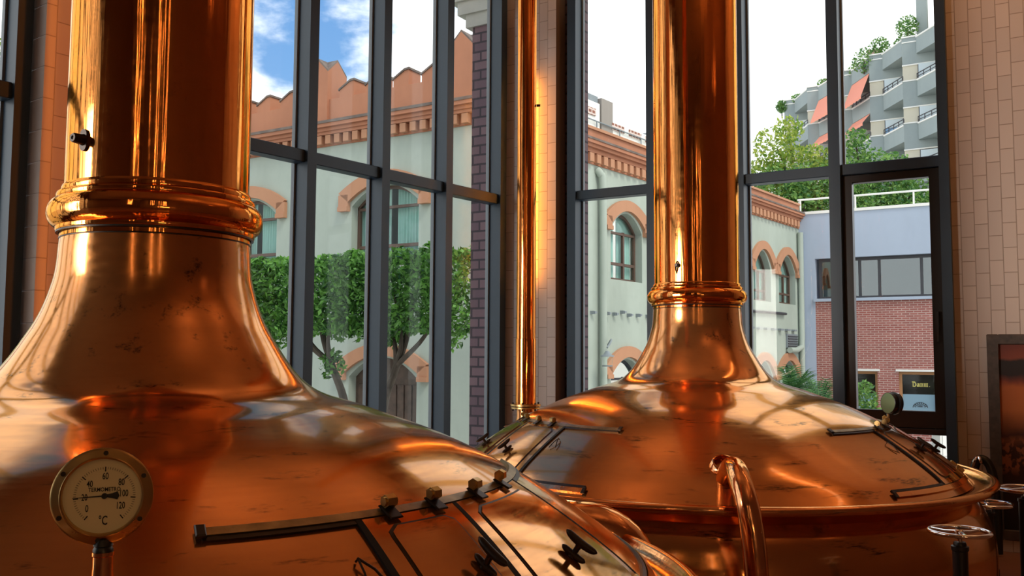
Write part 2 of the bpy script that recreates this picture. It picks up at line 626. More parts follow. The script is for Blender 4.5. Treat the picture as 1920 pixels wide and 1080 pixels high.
# left window wall: window_1 (far bays), window_2 (near bays)
POSTS_L = [0.24, 1.13, 2.03, 2.92, 3.81]
w1 = struct(thing('window_1', 'tall left window wall with dark steel posts', 'window', FL), 'tall left window wall with dark steel posts', 'window')
for x in POSTS_L:
    post(FL, x, x + 0.10, 0.0, 0.165).build('mullion', M_FRAME, w1, FL)
for a, b in zip(POSTS_L, POSTS_L[1:] + [4.15]):
    mb = MB(); mb.bbox(a + 0.10, b, 0.0, 0.13, ZT - 0.055, ZT + 0.055, 0.006)
    mb.build('transom', M_FRAME, w1, FL)
    mb = MB(); mb.box(a + 0.09, b + 0.01, -0.012, -0.004, 0.25, ZH)
    mb.build('pane', M_GLASS, w1, FL)
    mb = MB()
    for q in (a + 0.10, b - 0.018):
        mb.box(q, q + 0.018, -0.03, 0.012, 0.25, ZH)
    mb.build('glazing_bead', M_GREYST, w1, FL)
POSTS_N = [5.34 + 0.9 * i for i in range(12)]
w2 = struct(thing('window_2', 'near left window beside the tiled pillar', 'window', FL), 'near left window beside the tiled pillar', 'window')
for x in POSTS_N:
    post(FL, x, x + 0.10, 0.0, 0.165).build('mullion', M_FRAME, w2, FL)
for a, b in zip(POSTS_N, POSTS_N[1:]):
    mb = MB(); mb.bbox(a + 0.10, b, 0.0, 0.13, ZT - 0.055, ZT + 0.055, 0.006)
    mb.build('transom', M_FRAME, w2, FL)
    mb = MB(); mb.box(a + 0.09, b + 0.01, -0.012, -0.004, 0.25, ZH)
    mb.build('pane', M_GLASS, w2, FL)
    mb = MB()
    for q in (a + 0.10, b - 0.018):
        mb.box(q, q + 0.018, -0.03, 0.012, 0.25, ZH)
    mb.build('glazing_bead', M_GREYST, w2, FL)
# right window wall
POSTS_R = [0.845, 1.758, 2.662, 3.552]
w3 = struct(thing('window_3', 'right window wall behind the far kettle', 'window', FR), 'right window wall behind the far kettle', 'window')
for x in POSTS_R:
    post(FR, x, x + 0.10, 0.0, -0.165).build('mullion', M_FRAME, w3, FR)
mb = MB(); mb.bbox(4.47, 4.55, -0.165, 0.0, 0.25, ZH, 0.006); mb.build('mullion', M_FRAME, w3, FR)
for a, b in zip(POSTS_R, POSTS_R[1:] + [4.47]):
    mb = MB(); mb.bbox(a + 0.10, b, -0.13, 0.0, ZT - 0.05, ZT + 0.05, 0.006)
    mb.build('transom', M_FRAME, w3, FR)
    mb = MB()
    if b < 4.4:
        mb.box(a + 0.09, b + 0.01, 0.004, 0.012, 0.25, ZH)
    else:
        mb.box(a + 0.09, b + 0.01, 0.004, 0.012, ZT, ZH)
        mb.box(a + 0.09, b + 0.01, 0.004, 0.012, 0.25, 0.99)
    mb.build('pane', M_GLASS, w3, FR)
    mb = MB()
    for q in (a + 0.10, b - 0.018):
        mb.box(q, q + 0.018, -0.012, 0.03, 0.25 if b < 4.4 else ZT, ZH)
    mb.build('glazing_bead', M_GREYST, w3, FR)
# the tall opening sash
sash = MB()
x0, x1, z0, z1 = 3.652, 4.47, 0.98, 3.25
for q in ((x0, x0 + 0.088, z0, z1), (x1 - 0.088, x1, z0, z1)):
    sash.bbox(q[0], q[1], -0.10, -0.01, q[2], q[3], 0.006)
sash.bbox(x0 + 0.088, x1 - 0.088, -0.10, -0.01, z1 - 0.075, z1, 0.006)
sash.bbox(x0 + 0.088, x1 - 0.088, -0.10, -0.01, z0, z0 + 0.15, 0.006)
so = sash.build('sash', M_BLACK, w3, FR)
mb = MB(); mb.box(x0 + 0.08, x1 - 0.08, -0.05, -0.042, z0 + 0.14, z1 - 0.07); mb.build('sash_pane', M_GLASS, so, FR)
mb = MB(); mb.bbox(x1 - 0.06, x1 - 0.035, -0.155, -0.10, 1.85, 1.99, 0.004); mb.bbox(x1 - 0.058, x1 - 0.037, -0.155, -0.135, 1.72, 1.86, 0.004)
mb.build('sash_handle', M_BLACK, so, FR)
mb = MB(); mb.bbox(3.652, 4.47, -0.13, 0.0, 0.93, 0.98, 0.004); mb.build('sill_rail', M_BLACK, w3, FR)

# outside brick pier at the corner of the hall
mb = MB()
mb.box(-0.52, -0.12, 0.03, 0.45, -1.2, 5.46)
mb.box(-0.12, 0.955, 0.03, 0.12, -1.2, CEIL)
struct(mb.build('wall_outside', M_PBRICK, None, FR), 'purple brick pier outside the corner of the hall', 'wall')
mb = MB()
mb.box(-0.60, -0.10, 0.0, 0.5, 5.46, 5.62); mb.box(-0.70, -0.10, -0.03, 0.55, 5.62, 5.78); mb.box(-0.80, -0.10, -0.06, 0.6, 5.78, 6.9)
struct(mb.build('trim_3', simple('pale_stone', srgb(190, 190, 178), 0.8, 0, 0.15), None, FR), 'stepped stone corbel on top of the brick pier', 'corbel')

# courtyard
mb = MB(); mb.box(-90, 90, -20, 140, -1.35, -1.2)
struct(mb.build('ground', M_PAVE), 'pale paved courtyard outside the windows', 'ground')

# ------------------------------------------------------------------ kettles
S = 0.31
PR = [1, 1.05, 1.25, 1.7, 2.4, 3.3, 4.2, 5.1, 5.62]
PZ = [0.0, -.465, -.985, -1.585, -1.85, -2.18, -2.63, -3.2, -3.64]
PROF = [(p.x, p.z) for p in catmull([(r, 0, z) for r, z in zip(PR, PZ)], 14)]


def prof_at(r):
    for (r0, z0), (r1, z1) in zip(PROF, PROF[1:]):
        if r0 <= r <= r1 and r1 > r0:
            k = (r - r0) / (r1 - r0)
            return z0 + (z1 - z0) * k, (z1 - z0) / (r1 - r0)
    r0, z0 = PROF[-2]; r1, z1 = PROF[-1]
    s = (z1 - z0) / (r1 - r0)
    return z1 + s * (r - r1), s


def dome_pt(phi, r, off, zring):
    """point at azimuth phi (degrees) and radius r (in neck radii), raised by off metres from the dome"""
    z, sl = prof_at(r)
    n = Vector((-sl, 1.0)).normalized()
    R = r * S + n.x * off
    return Vector((R * math.cos(rad(phi)), R * math.sin(rad(phi)), zring + z * S + n.y * off))


def dome_frame(phi, r, off, zring):
    """x = radial downhill, y = around, z = outward from the dome"""
    p = dome_pt(phi, r, off, zring)
    dx = (dome_pt(phi, r + 0.01, off, zring) - p).normalized()
    dy = Vector((-math.sin(rad(phi)), math.cos(rad(phi)), 0))
    dz = dx.cross(dy).normalized()
    if dz.z < 0: dz = -dz; dy = -dy
    M = Matrix((dx, dy, dz)).transposed().to_4x4()
    M.translation = p
    return M


def dome_patch(mb, edge0, edge1, r0, r1, o0, o1, zr, nr=14, nph=14):
    """sheet lying on the dome, from azimuth edge0(r) to edge1(r), with thickness from o0 to o1"""
    top, bot = [], []
    for i in range(nr + 1):
        r = r0 + (r1 - r0) * i / nr
        for j in range(nph + 1):
            ph = edge0(r) + (edge1(r) - edge0(r)) * j / nph
            top.append(dome_pt(ph, r, o1, zr)); bot.append(dome_pt(ph, r, o0, zr))
    w = nph + 1
    n = len(top)
    fs = [(i * w + j, i * w + j + 1, (i + 1) * w + j + 1, (i + 1) * w + j) for i in range(nr) for j in range(nph)]
    mb.add(top, fs, True)
    side = []
    for i in range(nr):
        for j in (0, nph):
            side.append((i * w + j, (i + 1) * w + j, n + (i + 1) * w + j, n + i * w + j))
    for j in range(nph):
        for i in (0, nr):
            side.append((i * w + j, i * w + j + 1, n + i * w + j + 1, n + i * w + j))
    mb.add(top + bot, side)


def rounded_patch(mb, edge0, edge1, r0, r1, o0, o1, zr, cr=0.12):
    """the same with rounded corners"""
    n = 20
    rows = []
    for i in range(n + 1):
        r = r0 + (r1 - r0) * i / n
        d = min(r - r0, r1 - r)
        ins = cr - math.sqrt(max(0, cr * cr - (cr - d) ** 2)) if d < cr else 0
        a, b = edge0(r), edge1(r)
        k = math.degrees(ins / r) * (1 if b > a else -1)
        rows.append((r, a + k, b - k))
    top, bot = [], []
    m = 10
    for r, a, b in rows:
        for j in range(m + 1):
            ph = a + (b - a) * j / m
            top.append(dome_pt(ph, r, o1, zr)); bot.append(dome_pt(ph, r, o0, zr))
    w = m + 1; N = len(top)
    mb.add(top, [(i * w + j, i * w + j + 1, (i + 1) * w + j + 1, (i + 1) * w + j) for i in range(n) for j in range(m)], True)
    side = []
    for i in range(n):
        for j in (0, m):
            side.append((i * w + j, (i + 1) * w + j, N + (i + 1) * w + j, N + i * w + j))
    for j in range(m):
        for i in (0, n):
            side.append((i * w + j, i * w + j + 1, N + i * w + j + 1, N + i * w + j))
    mb.add(top + bot, side)


def cleat(zr, phi, r):
    """T-bar handle: a foot bar, a stem and a longer grip bar"""
    F = dome_frame(phi, r, 0.014, zr)
    mb = MB()

    def bar(L, w, z, lift):
        pts, rs = [], []
        for k in range(17):
            u = -1 + k / 8
            pts.append(F @ Vector((u * L, 0, z + lift * u * u))); rs.append(w * (1 - 0.25 * u * u) * math.sqrt(max(0.05, 1 - abs(u) ** 7)))
        mb.tube(pts, rs, 12)
    bar(0.040, 0.0105, 0.007, 0.004)
    bar(0.053, 0.0120, 0.047, 0.006)
    mb.tube([F @ Vector((0, 0, z)) for z in (0.0, 0.015, 0.03, 0.047)], [0.012, 0.0085, 0.0085, 0.012], 12)
    return mb


def roller(mb_nut, mb_plate, zr, phi, r, flip):
    F = dome_frame(phi, r, 0.012, zr)
    # plate reaching downhill over the hatch edge, and a hexagonal roller standing on it
    mb_plate.bbox(-0.012, 0.045, -0.020, 0.020, 0.0, 0.007, 0.002, F)
    R = F @ T(-0.002, 0, 0.0215) @ Matrix.Rotation(PI / 2, 4, 'X') @ T(0, 0, -0.016)
    mb_nut.cyl(0.0175, 0, 0.030, 6, R)
    mb_nut.cyl(0.011, -0.005, 0.035, 12, R)


def make_kettle(name, label, K, zr, shift, rimdz=0.0):
    RT = T(K[0], K[1], 0)
    root = thing(name, label, 'kettle', RT)

    # dome with its flared throat
    mb = MB(); mb.lathe([(r * S, zr + z * S) for r, z in PROF], 144)
    mb.build('dome', M_DOME, root, RT, 60)
    # neck
    mb = MB(); mb.lathe([(0.975 * S, CEIL - 0.01), (0.975 * S, 4.2), (0.975 * S, zr + 0.16)], 96)
    mb.build('neck', M_NECK, root, RT)
    # collar: upper bead, torus, lower bead
    prof = [(0.98, .176), (0.988, .180), (0.998, .176), (1.005, .166), (1.0, .158), (1.045, .152), (1.052, .146), (1.05, .136), (1.04, .131)]
    c = MB(); c.lathe([(r * S, zr + z) for r, z in prof], 96)
    tor = []
    for k in range(25):
        a = rad(115 - 230 * k / 24)
        tor.append(((1.015 + 0.125 * math.cos(a)) * S, zr + 0.086 + 0.050 * math.sin(a)))
    c.lathe(tor, 96)
    prof = [(1.045, .044), (1.048, .038), (1.048, .028), (1.042, .024), (1.004, .023), (1.006, .004), (1.0, .002), (0.996, 0.0)]
    c.lathe([(r * S, zr + z) for r, z in prof], 96)
    col = c.build('collar', M_NECK, root, RT, 30)
    g = MB(); g.lathe([(1.012 * S, zr + .0245), (1.040 * S, zr + .0235), (1.040 * S, zr + .0185), (1.012 * S, zr + .0185)], 96)
    g.lathe([(1.001 * S, zr + .0025), (1.009 * S, zr + .002), (1.009 * S, zr - .0005), (1.001 * S, zr - .001)], 96)
    g.build('seam', M_DARK, col, RT)
    if rimdz:
        # a lifted edge of the upper bead leaves a small dark gap
        g = MB()
        g.add([Vector((0.992 * S * math.cos(rad(a)), 0.992 * S * math.sin(rad(a)), zr + z)) for a, z in ((-64, .1795), (-52, .1795), (-53, .174), (-56.5, .1685), (-60, .1745))], [(0, 1, 2, 3, 4)])
        g.build('seam_gap', M_GAP, col, RT)
    # rim: gutter with a rolled lip
    prof = [(5.50, -3.56), (5.60, -3.66), (5.72, -3.675), (5.90, -3.61)]
    for k in range(17):
        a = rad(150 - 250 * k / 16)
        prof.append((6.02 + 0.085 * math.cos(a), -3.61 + 0.085 * math.sin(a)))
    prof += [(5.85, -3.74), (5.70, -3.86), (5.60, -3.90)]
    mb = MB(); mb.lathe([(r * S, zr + (z + rimdz) * S) for r, z in prof], 144)
    mb.build('rim', M_PIPE, root, RT, 50)
    # body under the rim
    pts = [p for p in catmull([(5.58, 0, -3.86), (5.80, 0, -4.10), (5.98, 0, -4.55), (6.03, 0, -5.1), (6.0, 0, -5.7)], 6)]
    prof = [(p.x * S, zr + p.z * S) for p in pts] + [(5.98 * S, 0.0)]
    mb = MB(); mb.lathe(prof, 144)
    mb.build('body', M_DOME, root, RT, 60)

    # hatches: one pair on each flank
    for side in (1, -1):
        def P(ph): return ph if side > 0 else -186.6 - ph
        sh = shift
        e0 = lambda r: P(-46.0 + sh - 0.9 * (r - 4))
        mid = -30.3 if side > 0 else -24.5
        em0 = lambda r: P(mid - 0.3 + sh - 3.6 * (r - 4))
        em1 = lambda r: P(mid + 0.3 + sh - 3.6 * (r - 4))
        e3 = lambda r: P(-8.5 + sh - 2.6 * (r - 4))
        # rails above and below
        for rr, nm in ((4.0, 'upper_rail'), (5.47, 'lower_rail')):
            mb = MB()
            dome_patch(mb, lambda r: P(-63.3), lambda r: P(13.0 + 0 * sh), rr - 0.035, rr + 0.04, 0.0, 0.010, zr, 2, 60)
            rl = mb.build(nm, M_STRIP if rr < 5 else M_PIPE, root, RT)
            mb = MB()
            dome_patch(mb, lambda r: P(-63.5), lambda r: P(13.0), rr + (0.045 if rr < 5 else -0.085), rr + (0.085 if rr < 5 else -0.045), 0.0, 0.007, zr, 1, 60)
            F = dome_frame(P(-63.6), rr + 0.01, 0.006, zr)
            mb.bbox(-0.020, 0.020, -0.012, 0.012, 0, 0.012, 0.003, F)
            mb.build('rail_channel', M_DARK, rl, RT)
        for k, (a, b, hp, hr, rolls) in enumerate(((e0, em0, -37.0 if side > 0 else -36.2, 4.72 if side > 0 else 4.9, (-41.8, -34.2) if side > 0 else (-40.2, -31.6)), (em1, e3, -22.6 if side > 0 else -19.5, 4.90, (-24.6, -15.2) if side > 0 else (-20.5, -13.5)))):
            mb = MB()
            dome_patch(mb, a, b, 4.05, 5.42, 0.0, 0.0075, zr)
            h = mb.build('hatch', M_HATCH, root, RT)
            # dark joint down the leading edge
            mb = MB()
            dome_patch(mb, lambda r: a(r) - side * 0.72, lambda r: a(r) + side * 0.10, 4.02, 5.42, 0.0, 0.0082, zr, 14, 1)
            mb.build('joint', M_GAP, h, RT)
            if k == 1:
                mb = MB()
                dome_patch(mb, lambda r: b(r) - side * 0.10, lambda r: b(r) + side * 0.5, 4.02, 5.42, 0.0, 0.0082, zr, 14, 1)
                mb.build('joint', M_GAP, h, RT)
            i0 = lambda r: a(r) + side * math.degrees(0.16 / r)
            i1 = lambda r: b(r) - side * math.degrees(0.16 / r)
            j0 = lambda r: a(r) + side * math.degrees(0.185 / r)
            j1 = lambda r: b(r) - side * math.degrees(0.185 / r)
            mb = MB(); rounded_patch(mb, i0, i1, 4.15, 5.34, 0.006, 0.0092, zr, 0.10)
            mb.build('panel_groove', M_DARK, h, RT)
            mb = MB(); rounded_patch(mb, j0, j1, 4.175, 5.315, 0.006, 0.0125, zr, 0.09)
            mb.build('panel', M_HATCH, h, RT)
            cleat(zr, P(hp + sh), hr).build('handle', M_DARK, h, RT)
            for q in rolls:
                nut, plate = MB(), MB()
                roller(nut, plate, zr, P(q + sh), 3.99, side)
                nut.build('roller', M_BRASS, h, RT)
                plate.build('roller_bracket', M_DARK, h, RT)
            for q in rolls:
                F = dome_frame(P(q + sh), 5.38, 0.008, zr)
                mb = MB(); mb.bbox(-0.03, 0.02, -0.016, 0.016, 0, 0.022, 0.004, F)
                mb.build('lower_clip', M_BRASS, h, RT)
        # wire latch beside the hatch
        mb = MB()
        F = dome_frame(P(-49.7 + sh), 4.42, 0.004, zr)
        mb.tube([F @ Vector(p) for p in ((0.0, 0, 0), (0.003, 0, 0.012), (0.045, 0.022, 0.014), (0.085, 0.04, 0.004))], 0.0032, 8)
        mb.tube([F @ Vector(p) for p in ((0.002, 0, 0.012), (0.05, -0.006, 0.012), (0.09, -0.012, 0.004))], 0.0028, 8)
        mb.build('latch_hook', M_DARK, root, RT)
    return root, RT


K1 = (-1.2396, 3.1522); ZR1 = 1.9788
K2 = (1.3312, 6.5193); ZR2 = 1.9314
k1, R1 = make_kettle('brewing_kettle', 'near copper brewing kettle at the left, the thermometer dial standing on it', K1, ZR1, 0.0, -0.11)
k2, R2 = make_kettle('brewing_kettle', 'far copper brewing kettle standing before the right windows', K2, ZR2, 2.0)


def neck_plug(root, RT, zr, phi, z, knob):
    F = RT @ T(0.972 * S * math.cos(rad(phi)), 0.972 * S * math.sin(rad(phi)), z) @ Matrix.Rotation(rad(phi), 4, 'Z') @ Matrix.Rotation(PI / 2, 4, 'Y')
    # F: z points outward, x points down
    mb = MB()
    if knob:
        pl = []
        for i in range(32):
            a = 2 * PI * i / 32
            r = 0.020 + 0.016 * abs(math.cos(a)) ** 3
            pl.append((r * math.cos(a), r * math.sin(a) * 0.9))
        mb.prism([(x, y) for x, y in pl], 0, 0.008, F @ Matrix(((1, 0, 0, 0), (0, 0, 1, 0), (0, 1, 0, 0), (0, 0, 0, 1))))
        o = mb.build('plug_flange', M_DARK, root, RT)
        mb = MB(); mb.lathe([(0.0, 0.042), (0.006, 0.042), (0.0065, 0.046), (0.013, 0.046), (0.0155, 0.042), (0.017, 0.014), (0.019, 0.008)], 24, F)
        q = mb.build('plug', M_DARK, root, RT)
    else:
        mb.cyl(0.016, 0, 0.02, 16, F); mb.cyl(0.011, 0.02, 0.032, 12, F)
        mb.tube([F @ Vector(p) for p in ((-0.024, 0, 0.004), (-0.02, 0.0, 0.018), (0, 0, 0.026))], 0.006, 8)
        mb.tube([F @ Vector(p) for p in ((0.0, -0.006, 0.02), (0.03, -0.008, 0.014), (0.06, -0.008, 0.003))], [0.008, 0.006, 0.002], 8)
        o = mb.build('tap', M_DARK, root, RT)


def neck_plug_local(root, RT, phi, z, knob):
    global WM
    neck_plug.__globals__['WM'] = WM
    before = set(bpy.data.objects.keys())
    neck_plug(root, Matrix.Identity(4), 0, phi, z, knob)
    for n in set(bpy.data.objects.keys()) - before:
        o = bpy.data.objects[n]
        place(o, root, RT)


neck_plug_local(k1, R1, -118.1, 2.282, True)
neck_plug_local(k2, R2, -126.3, 2.225, False)

# ------------------------------------------------------------------ thermometers
def text_mesh(s, size, F, mb, sx=0.8):
    cu = bpy.data.curves.new('t', 'FONT')
    cu.body = s; cu.size = size; cu.align_x = 'CENTER'; cu.align_y = 'CENTER'
    cu.offset = size * 0.012
    cu.resolution_u = 3
    o = bpy.data.objects.new('t', cu)
    COL.objects.link(o)
    bpy.context.view_layer.update()
    dg = bpy.context.evaluated_depsgraph_get()
    me = o.evaluated_get(dg).to_mesh()
    vs = [F @ Vector((v.co.x * sx, v.co.y, v.co.z)) for v in me.vertices]
    fs = [tuple(p.vertices) for p in me.polygons]
    mb.add(vs, fs)
    o.evaluated_get(dg).to_mesh_clear()
    bpy.data.objects.remove(o)
    bpy.data.curves.remove(cu)


def gauge_frame(center, facing):
    """x to the reader's right, y up, z towards the reader"""
    z = Vector(facing).normalized()
    x = Vector((0, 0, 1)).cross(z).normalized()
    y = z.cross(x)
    M = Matrix((x, y, z)).transposed().to_4x4()
    M.translation = center
    return M


gc = Vector((-0.777, 1.75, 1.327))
RG = 0.0905
base_z = dome_pt(math.degrees(math.atan2(1.75 - K1[1], -0.772 - K1[0])), math.hypot(1.75 - K1[1], -0.772 - K1[0]) / S, 0, ZR1).z
th = thing('thermometer', 'round brass dial thermometer with numbers on the near kettle', 'thermometer', T(-0.772, 1.75, base_z))
G = gauge_frame(gc, (0.30, -0.95, 0.02))
mb = MB()
mb.lathe([(0.0, -0.045), (0.070, -0.045), (0.074, -0.040), (0.074, -0.006), (RG - 0.002, -0.006), (RG, -0.002), (RG, 0.004), (RG - 0.004, 0.008),
          (0.0755, 0.010), (0.0735, 0.012), (0.0705, 0.010), (0.0695, 0.002), (0.0695, -0.002)], 72, G)
mb.build('bezel', M_BRASS, th)
for a in (-3, 57, 117, 177, 237, 297):
    mb = MB(); q = rad(90 + a)
    mb.cyl(0.0045, 0.004, 0.0105, 12, G @ T(0.0815 * math.cos(q), 0.0815 * math.sin(q), 0))
    mb.build('screw', M_DARK, th)
mb = MB(); mb.disk(0.0700, -0.001, 64, G)
dial = mb.build('dial', M_DIAL, th)
ink = MB()
k = RG / 375.0


def gp(cx, cy): return ((cx - 480) * k, -(cy - 452) * k)


for s_, cx, cy, sz in (('0', 370, 548, 56), ('20', 350, 461, 52), ('40', 385, 358, 52), ('60', 496, 300, 54), ('80', 615, 350, 54),
                       ('100', 634, 438, 54), ('120', 613, 532, 54), ('TERMOMETRO', 493, 403, 33), ('°C', 490, 645, 72)):
    x, y = gp(cx, cy)
    text_mesh(s_, sz * k * 1.38, G @ T(x, y, 0.0004), ink, 0.62 if s_ != 'TERMOMETRO' else 0.78)
pv = gp(495, 452)
import math as _m
for kk in range(0, 61):
    a = rad(-142 + 284 * kk / 60.0)      # from 0 (lower left) clockwise to 120 (lower right)
    d = (math.sin(a), math.cos(a))
    big = kk % 10 == 0
    r0, r1, w = (0.046, 0.055, 0.0010) if big else (0.050, 0.0545, 0.00035)
    M_ = G @ T(pv[0], pv[1], 0) @ Matrix.Rotation(-a, 4, 'Z')
    ink.add([M_ @ Vector(p) for p in ((-w, r0, .0005), (w, r0, .0005), (w, r1, .0005), (-w, r1, .0005))], [(0, 1, 2, 3)])
ink.build('dial_print', M_INK, dial)
nd = MB()
M_ = G @ T(pv[0], pv[1], 0.003)
nd.add([M_ @ Vector(p) for p in ((-0.056, -0.0026, 0), (-0.003, -0.0014, 0), (0.002, -0.002, 0), (0.014, -0.0045, 0), (0.023, -0.007, 0), (0.0265, 0, 0), (0.023, 0.0085, 0),
                                 (0.014, 0.005, 0), (0.002, 0.003, 0), (-0.003, 0.0014, 0), (-0.056, -0.0018, 0))], [tuple(range(11))])
nd.lathe([(0.0, 0.003), (0.0048, 0.003), (0.0055, 0.001), (0.0055, -0.002)], 20, M_)
nd.build('needle', M_INK, th)
mb = MB(); mb.disk(0.0698, 0.0065, 48, G); mb.build('dial_glass', M_GLASS, th)
mb = MB()
st = T(-0.772, 1.75, 0)
mb.lathe([(0.012, gc.z - 0.080), (0.016, gc.z - 0.087), (0.018, gc.z - 0.092), (0.0155, gc.z - 0.094), (0.0185, gc.z - 0.099), (0.0185, gc.z - 0.104)], 24, st)
mb.build('stem_nut', M_BLACK, th)
mb = MB()
mb.lathe([(0.005, gc.z - 0.1035), (0.0205, gc.z - 0.1035), (0.0205, gc.z - 0.110), (0.0185, gc.z - 0.112), (0.0185, gc.z - 0.130), (0.021, gc.z - 0.165), (0.024, base_z + 0.02), (0.032, base_z + 0.012), (0.032, base_z - 0.02)], 28, st)
mb.build('stem', M_PIPE, th)

# dial gauge seen from the side on the far kettle
g2 = Vector((2.66, 6.42, 1.275))
bz2 = dome_pt(math.degrees(math.atan2(g2.y - K2[1], g2.x - K2[0])), math.hypot(g2.y - K2[1], g2.x - K2[0]) / S, 0, ZR2).z
tg = thing('thermometer', 'black dial gauge seen from the side atop the far kettle', 'thermometer', T(g2.x, g2.y, bz2))
G2 = gauge_frame(g2 + Vector((-0.02, -0.03, 0)), (-0.95, -0.32, 0.04))
mb = MB(); mb.lathe([(0.0, -0.062), (0.060, -0.062), (0.066, -0.055), (0.078, -0.050), (0.080, -0.045), (0.080, -0.036), (0.070, -0.034), (0.070, -0.012), (0.074, -0.008), (0.074, 0.004), (0.070, 0.006)], 48, G2)
mb.build('gauge_case', M_BLACK, tg)
mb = MB(); mb.disk(0.0705, 0.0045, 48, G2)
mb.build('gauge_face', simple('gauge_reflection', srgb(120, 150, 112), 0.12), tg)  # greenish reflection of the dial glass put into the face colour
mb = MB(); mb.lathe([(0.0, -0.078), (0.058, -0.078), (0.075, -0.066), (0.060, -0.062)], 40, G2); mb.build('back_cover', M_CHROME, tg)
mb = MB(); mb.tube(catmull([(g2.x - 0.02, g2.y - 0.02, 1.21), (g2.x - 0.02, g2.y - 0.02, 1.16), (g2.x - 0.03, g2.y - 0.02, 1.13), (g2.x - 0.04, g2.y - 0.02, bz2 - 0.01)], 6), 0.008, 10)
mb.build('stem', M_CHROME, tg)

# ------------------------------------------------------------------ pipes
# tall riser behind the far kettle
px, py = 0.103, 7.05
pz = dome_pt(math.degrees(math.atan2(py - K2[1], px - K2[0])), math.hypot(py - K2[1], px - K2[0]) / S, 0, ZR2).z
rp = thing('copper_pipe', 'tall vertical copper pipe before the tiled corner pillar', 'pipe', T(px, py, pz))
F = T(px + 0.0075, py, 0)
mb = MB(); mb.lathe([(0.074, CEIL - 0.01), (0.074, 4.0), (0.0745, 1.70)], 48, F); mb.build('riser', M_NECK, rp)
mb = MB(); mb.lathe([(0.0745, 1.722), (0.0785, 1.720), (0.0785, 1.20)], 48, F); mb.build('sleeve', M_NECK, rp)
mb = MB(); mb.lathe([(0.075, 1.222), (0.118, 1.218), (0.118, 1.204), (0.075, 1.200)], 48, F); mb.lathe([(0.075, 1.197), (0.112, 1.196), (0.112, 1.184), (0.075, 1.182)], 48, F)
fl = mb.build('flange', M_BRASS, rp)
for q in (15, 75, 135, 195, 255, 315):
    mb = MB(); mb.cyl(0.007, 1.168, 1.232, 6, F @ T(0.102 * math.cos(rad(q)), 0.102 * math.sin(rad(q)), 0)); mb.build('bolt', M_DARK, fl)
mb = MB(); mb.lathe([(0.070, 1.19), (0.070, 1.12), (0.085, 1.07), (0.12, 1.03), (0.17, pz - 0.05)], 48, F); mb.build('foot', M_DOME, rp)
mb = MB(); mb.cyl(0.010, 0, 0.03, 10, T(px + 0.082, py - 0.02, 3.56) @ Matrix.Rotation(PI / 2, 4, 'Y')); mb.build('vent_plug', M_DARK, rp)

# gooseneck in front of the far kettle
gn = thing('copper_pipe', 'curved copper gooseneck pipe rising over the front rim of the far kettle', 'pipe', T(1.15, 4.3, 0))
path = catmull([(1.17, 5.06, 0.87), (1.16, 4.92, 0.955), (1.135, 4.74, 1.02), (1.115, 4.55, 1.035), (1.108, 4.42, 0.985), (1.12, 4.34, 0.88), (1.138, 4.31, 0.70), (1.15, 4.30, 0.45), (1.15, 4.30, 0.0)], 8)
mb = MB(); mb.tube(path, 0.056, 28); mb.build('bend', M_PIPE, gn)
mb = MB(); mb.lathe([(0.056, 0.030), (0.066, 0.026), (0.080, 0.006), (0.084, -0.02)], 32, T(K2[0], K2[1], 0) @ dome_frame(math.degrees(math.atan2(5.03 - K2[1], 1.168 - K2[0])), math.hypot(5.03 - K2[1], 1.168 - K2[0]) / S, 0.0, ZR2)); mb.build('socket', M_PIPE, gn)
mb = MB(); mb.lathe([(0.058, 0.03), (0.10, 0.026), (0.10, 0.0)], 32, T(1.15, 4.30, 0)); mb.build('floor_flange', M_BRASS, gn)

# fat bend between the kettles
fb = thing('copper_pipe', 'fat copper pipe bend arching between the two kettles', 'pipe', T(0.58, 3.95, 0))
ca = Vector((0.30, 3.95, 0.625))
path = [(0.55, 3.95, 0.0), (0.55, 3.95, 0.3)] + [(ca.x + 0.25 * math.cos(rad(a)), 3.95 , ca.z + 0.25 * math.sin(rad(a))) for a in range(0, 181, 9)] + [(0.05, 3.95, 0.3), (0.05, 3.95, 0.0)]
mb = MB(); mb.tube(path, 0.098, 32); mb.build('bend', M_PIPE, fb)
mb = MB(); mb.lathe([(0.10, 0.03), (0.15, 0.026), (0.15, 0.0)], 32, T(0.55, 3.95, 0)); mb.build('floor_flange', M_BRASS, fb)
mb = MB(); mb.lathe([(0.10, 0.03), (0.15, 0.026), (0.15, 0.0)], 32, T(0.05, 3.95, 0)); mb.build('floor_flange', M_BRASS, fb)


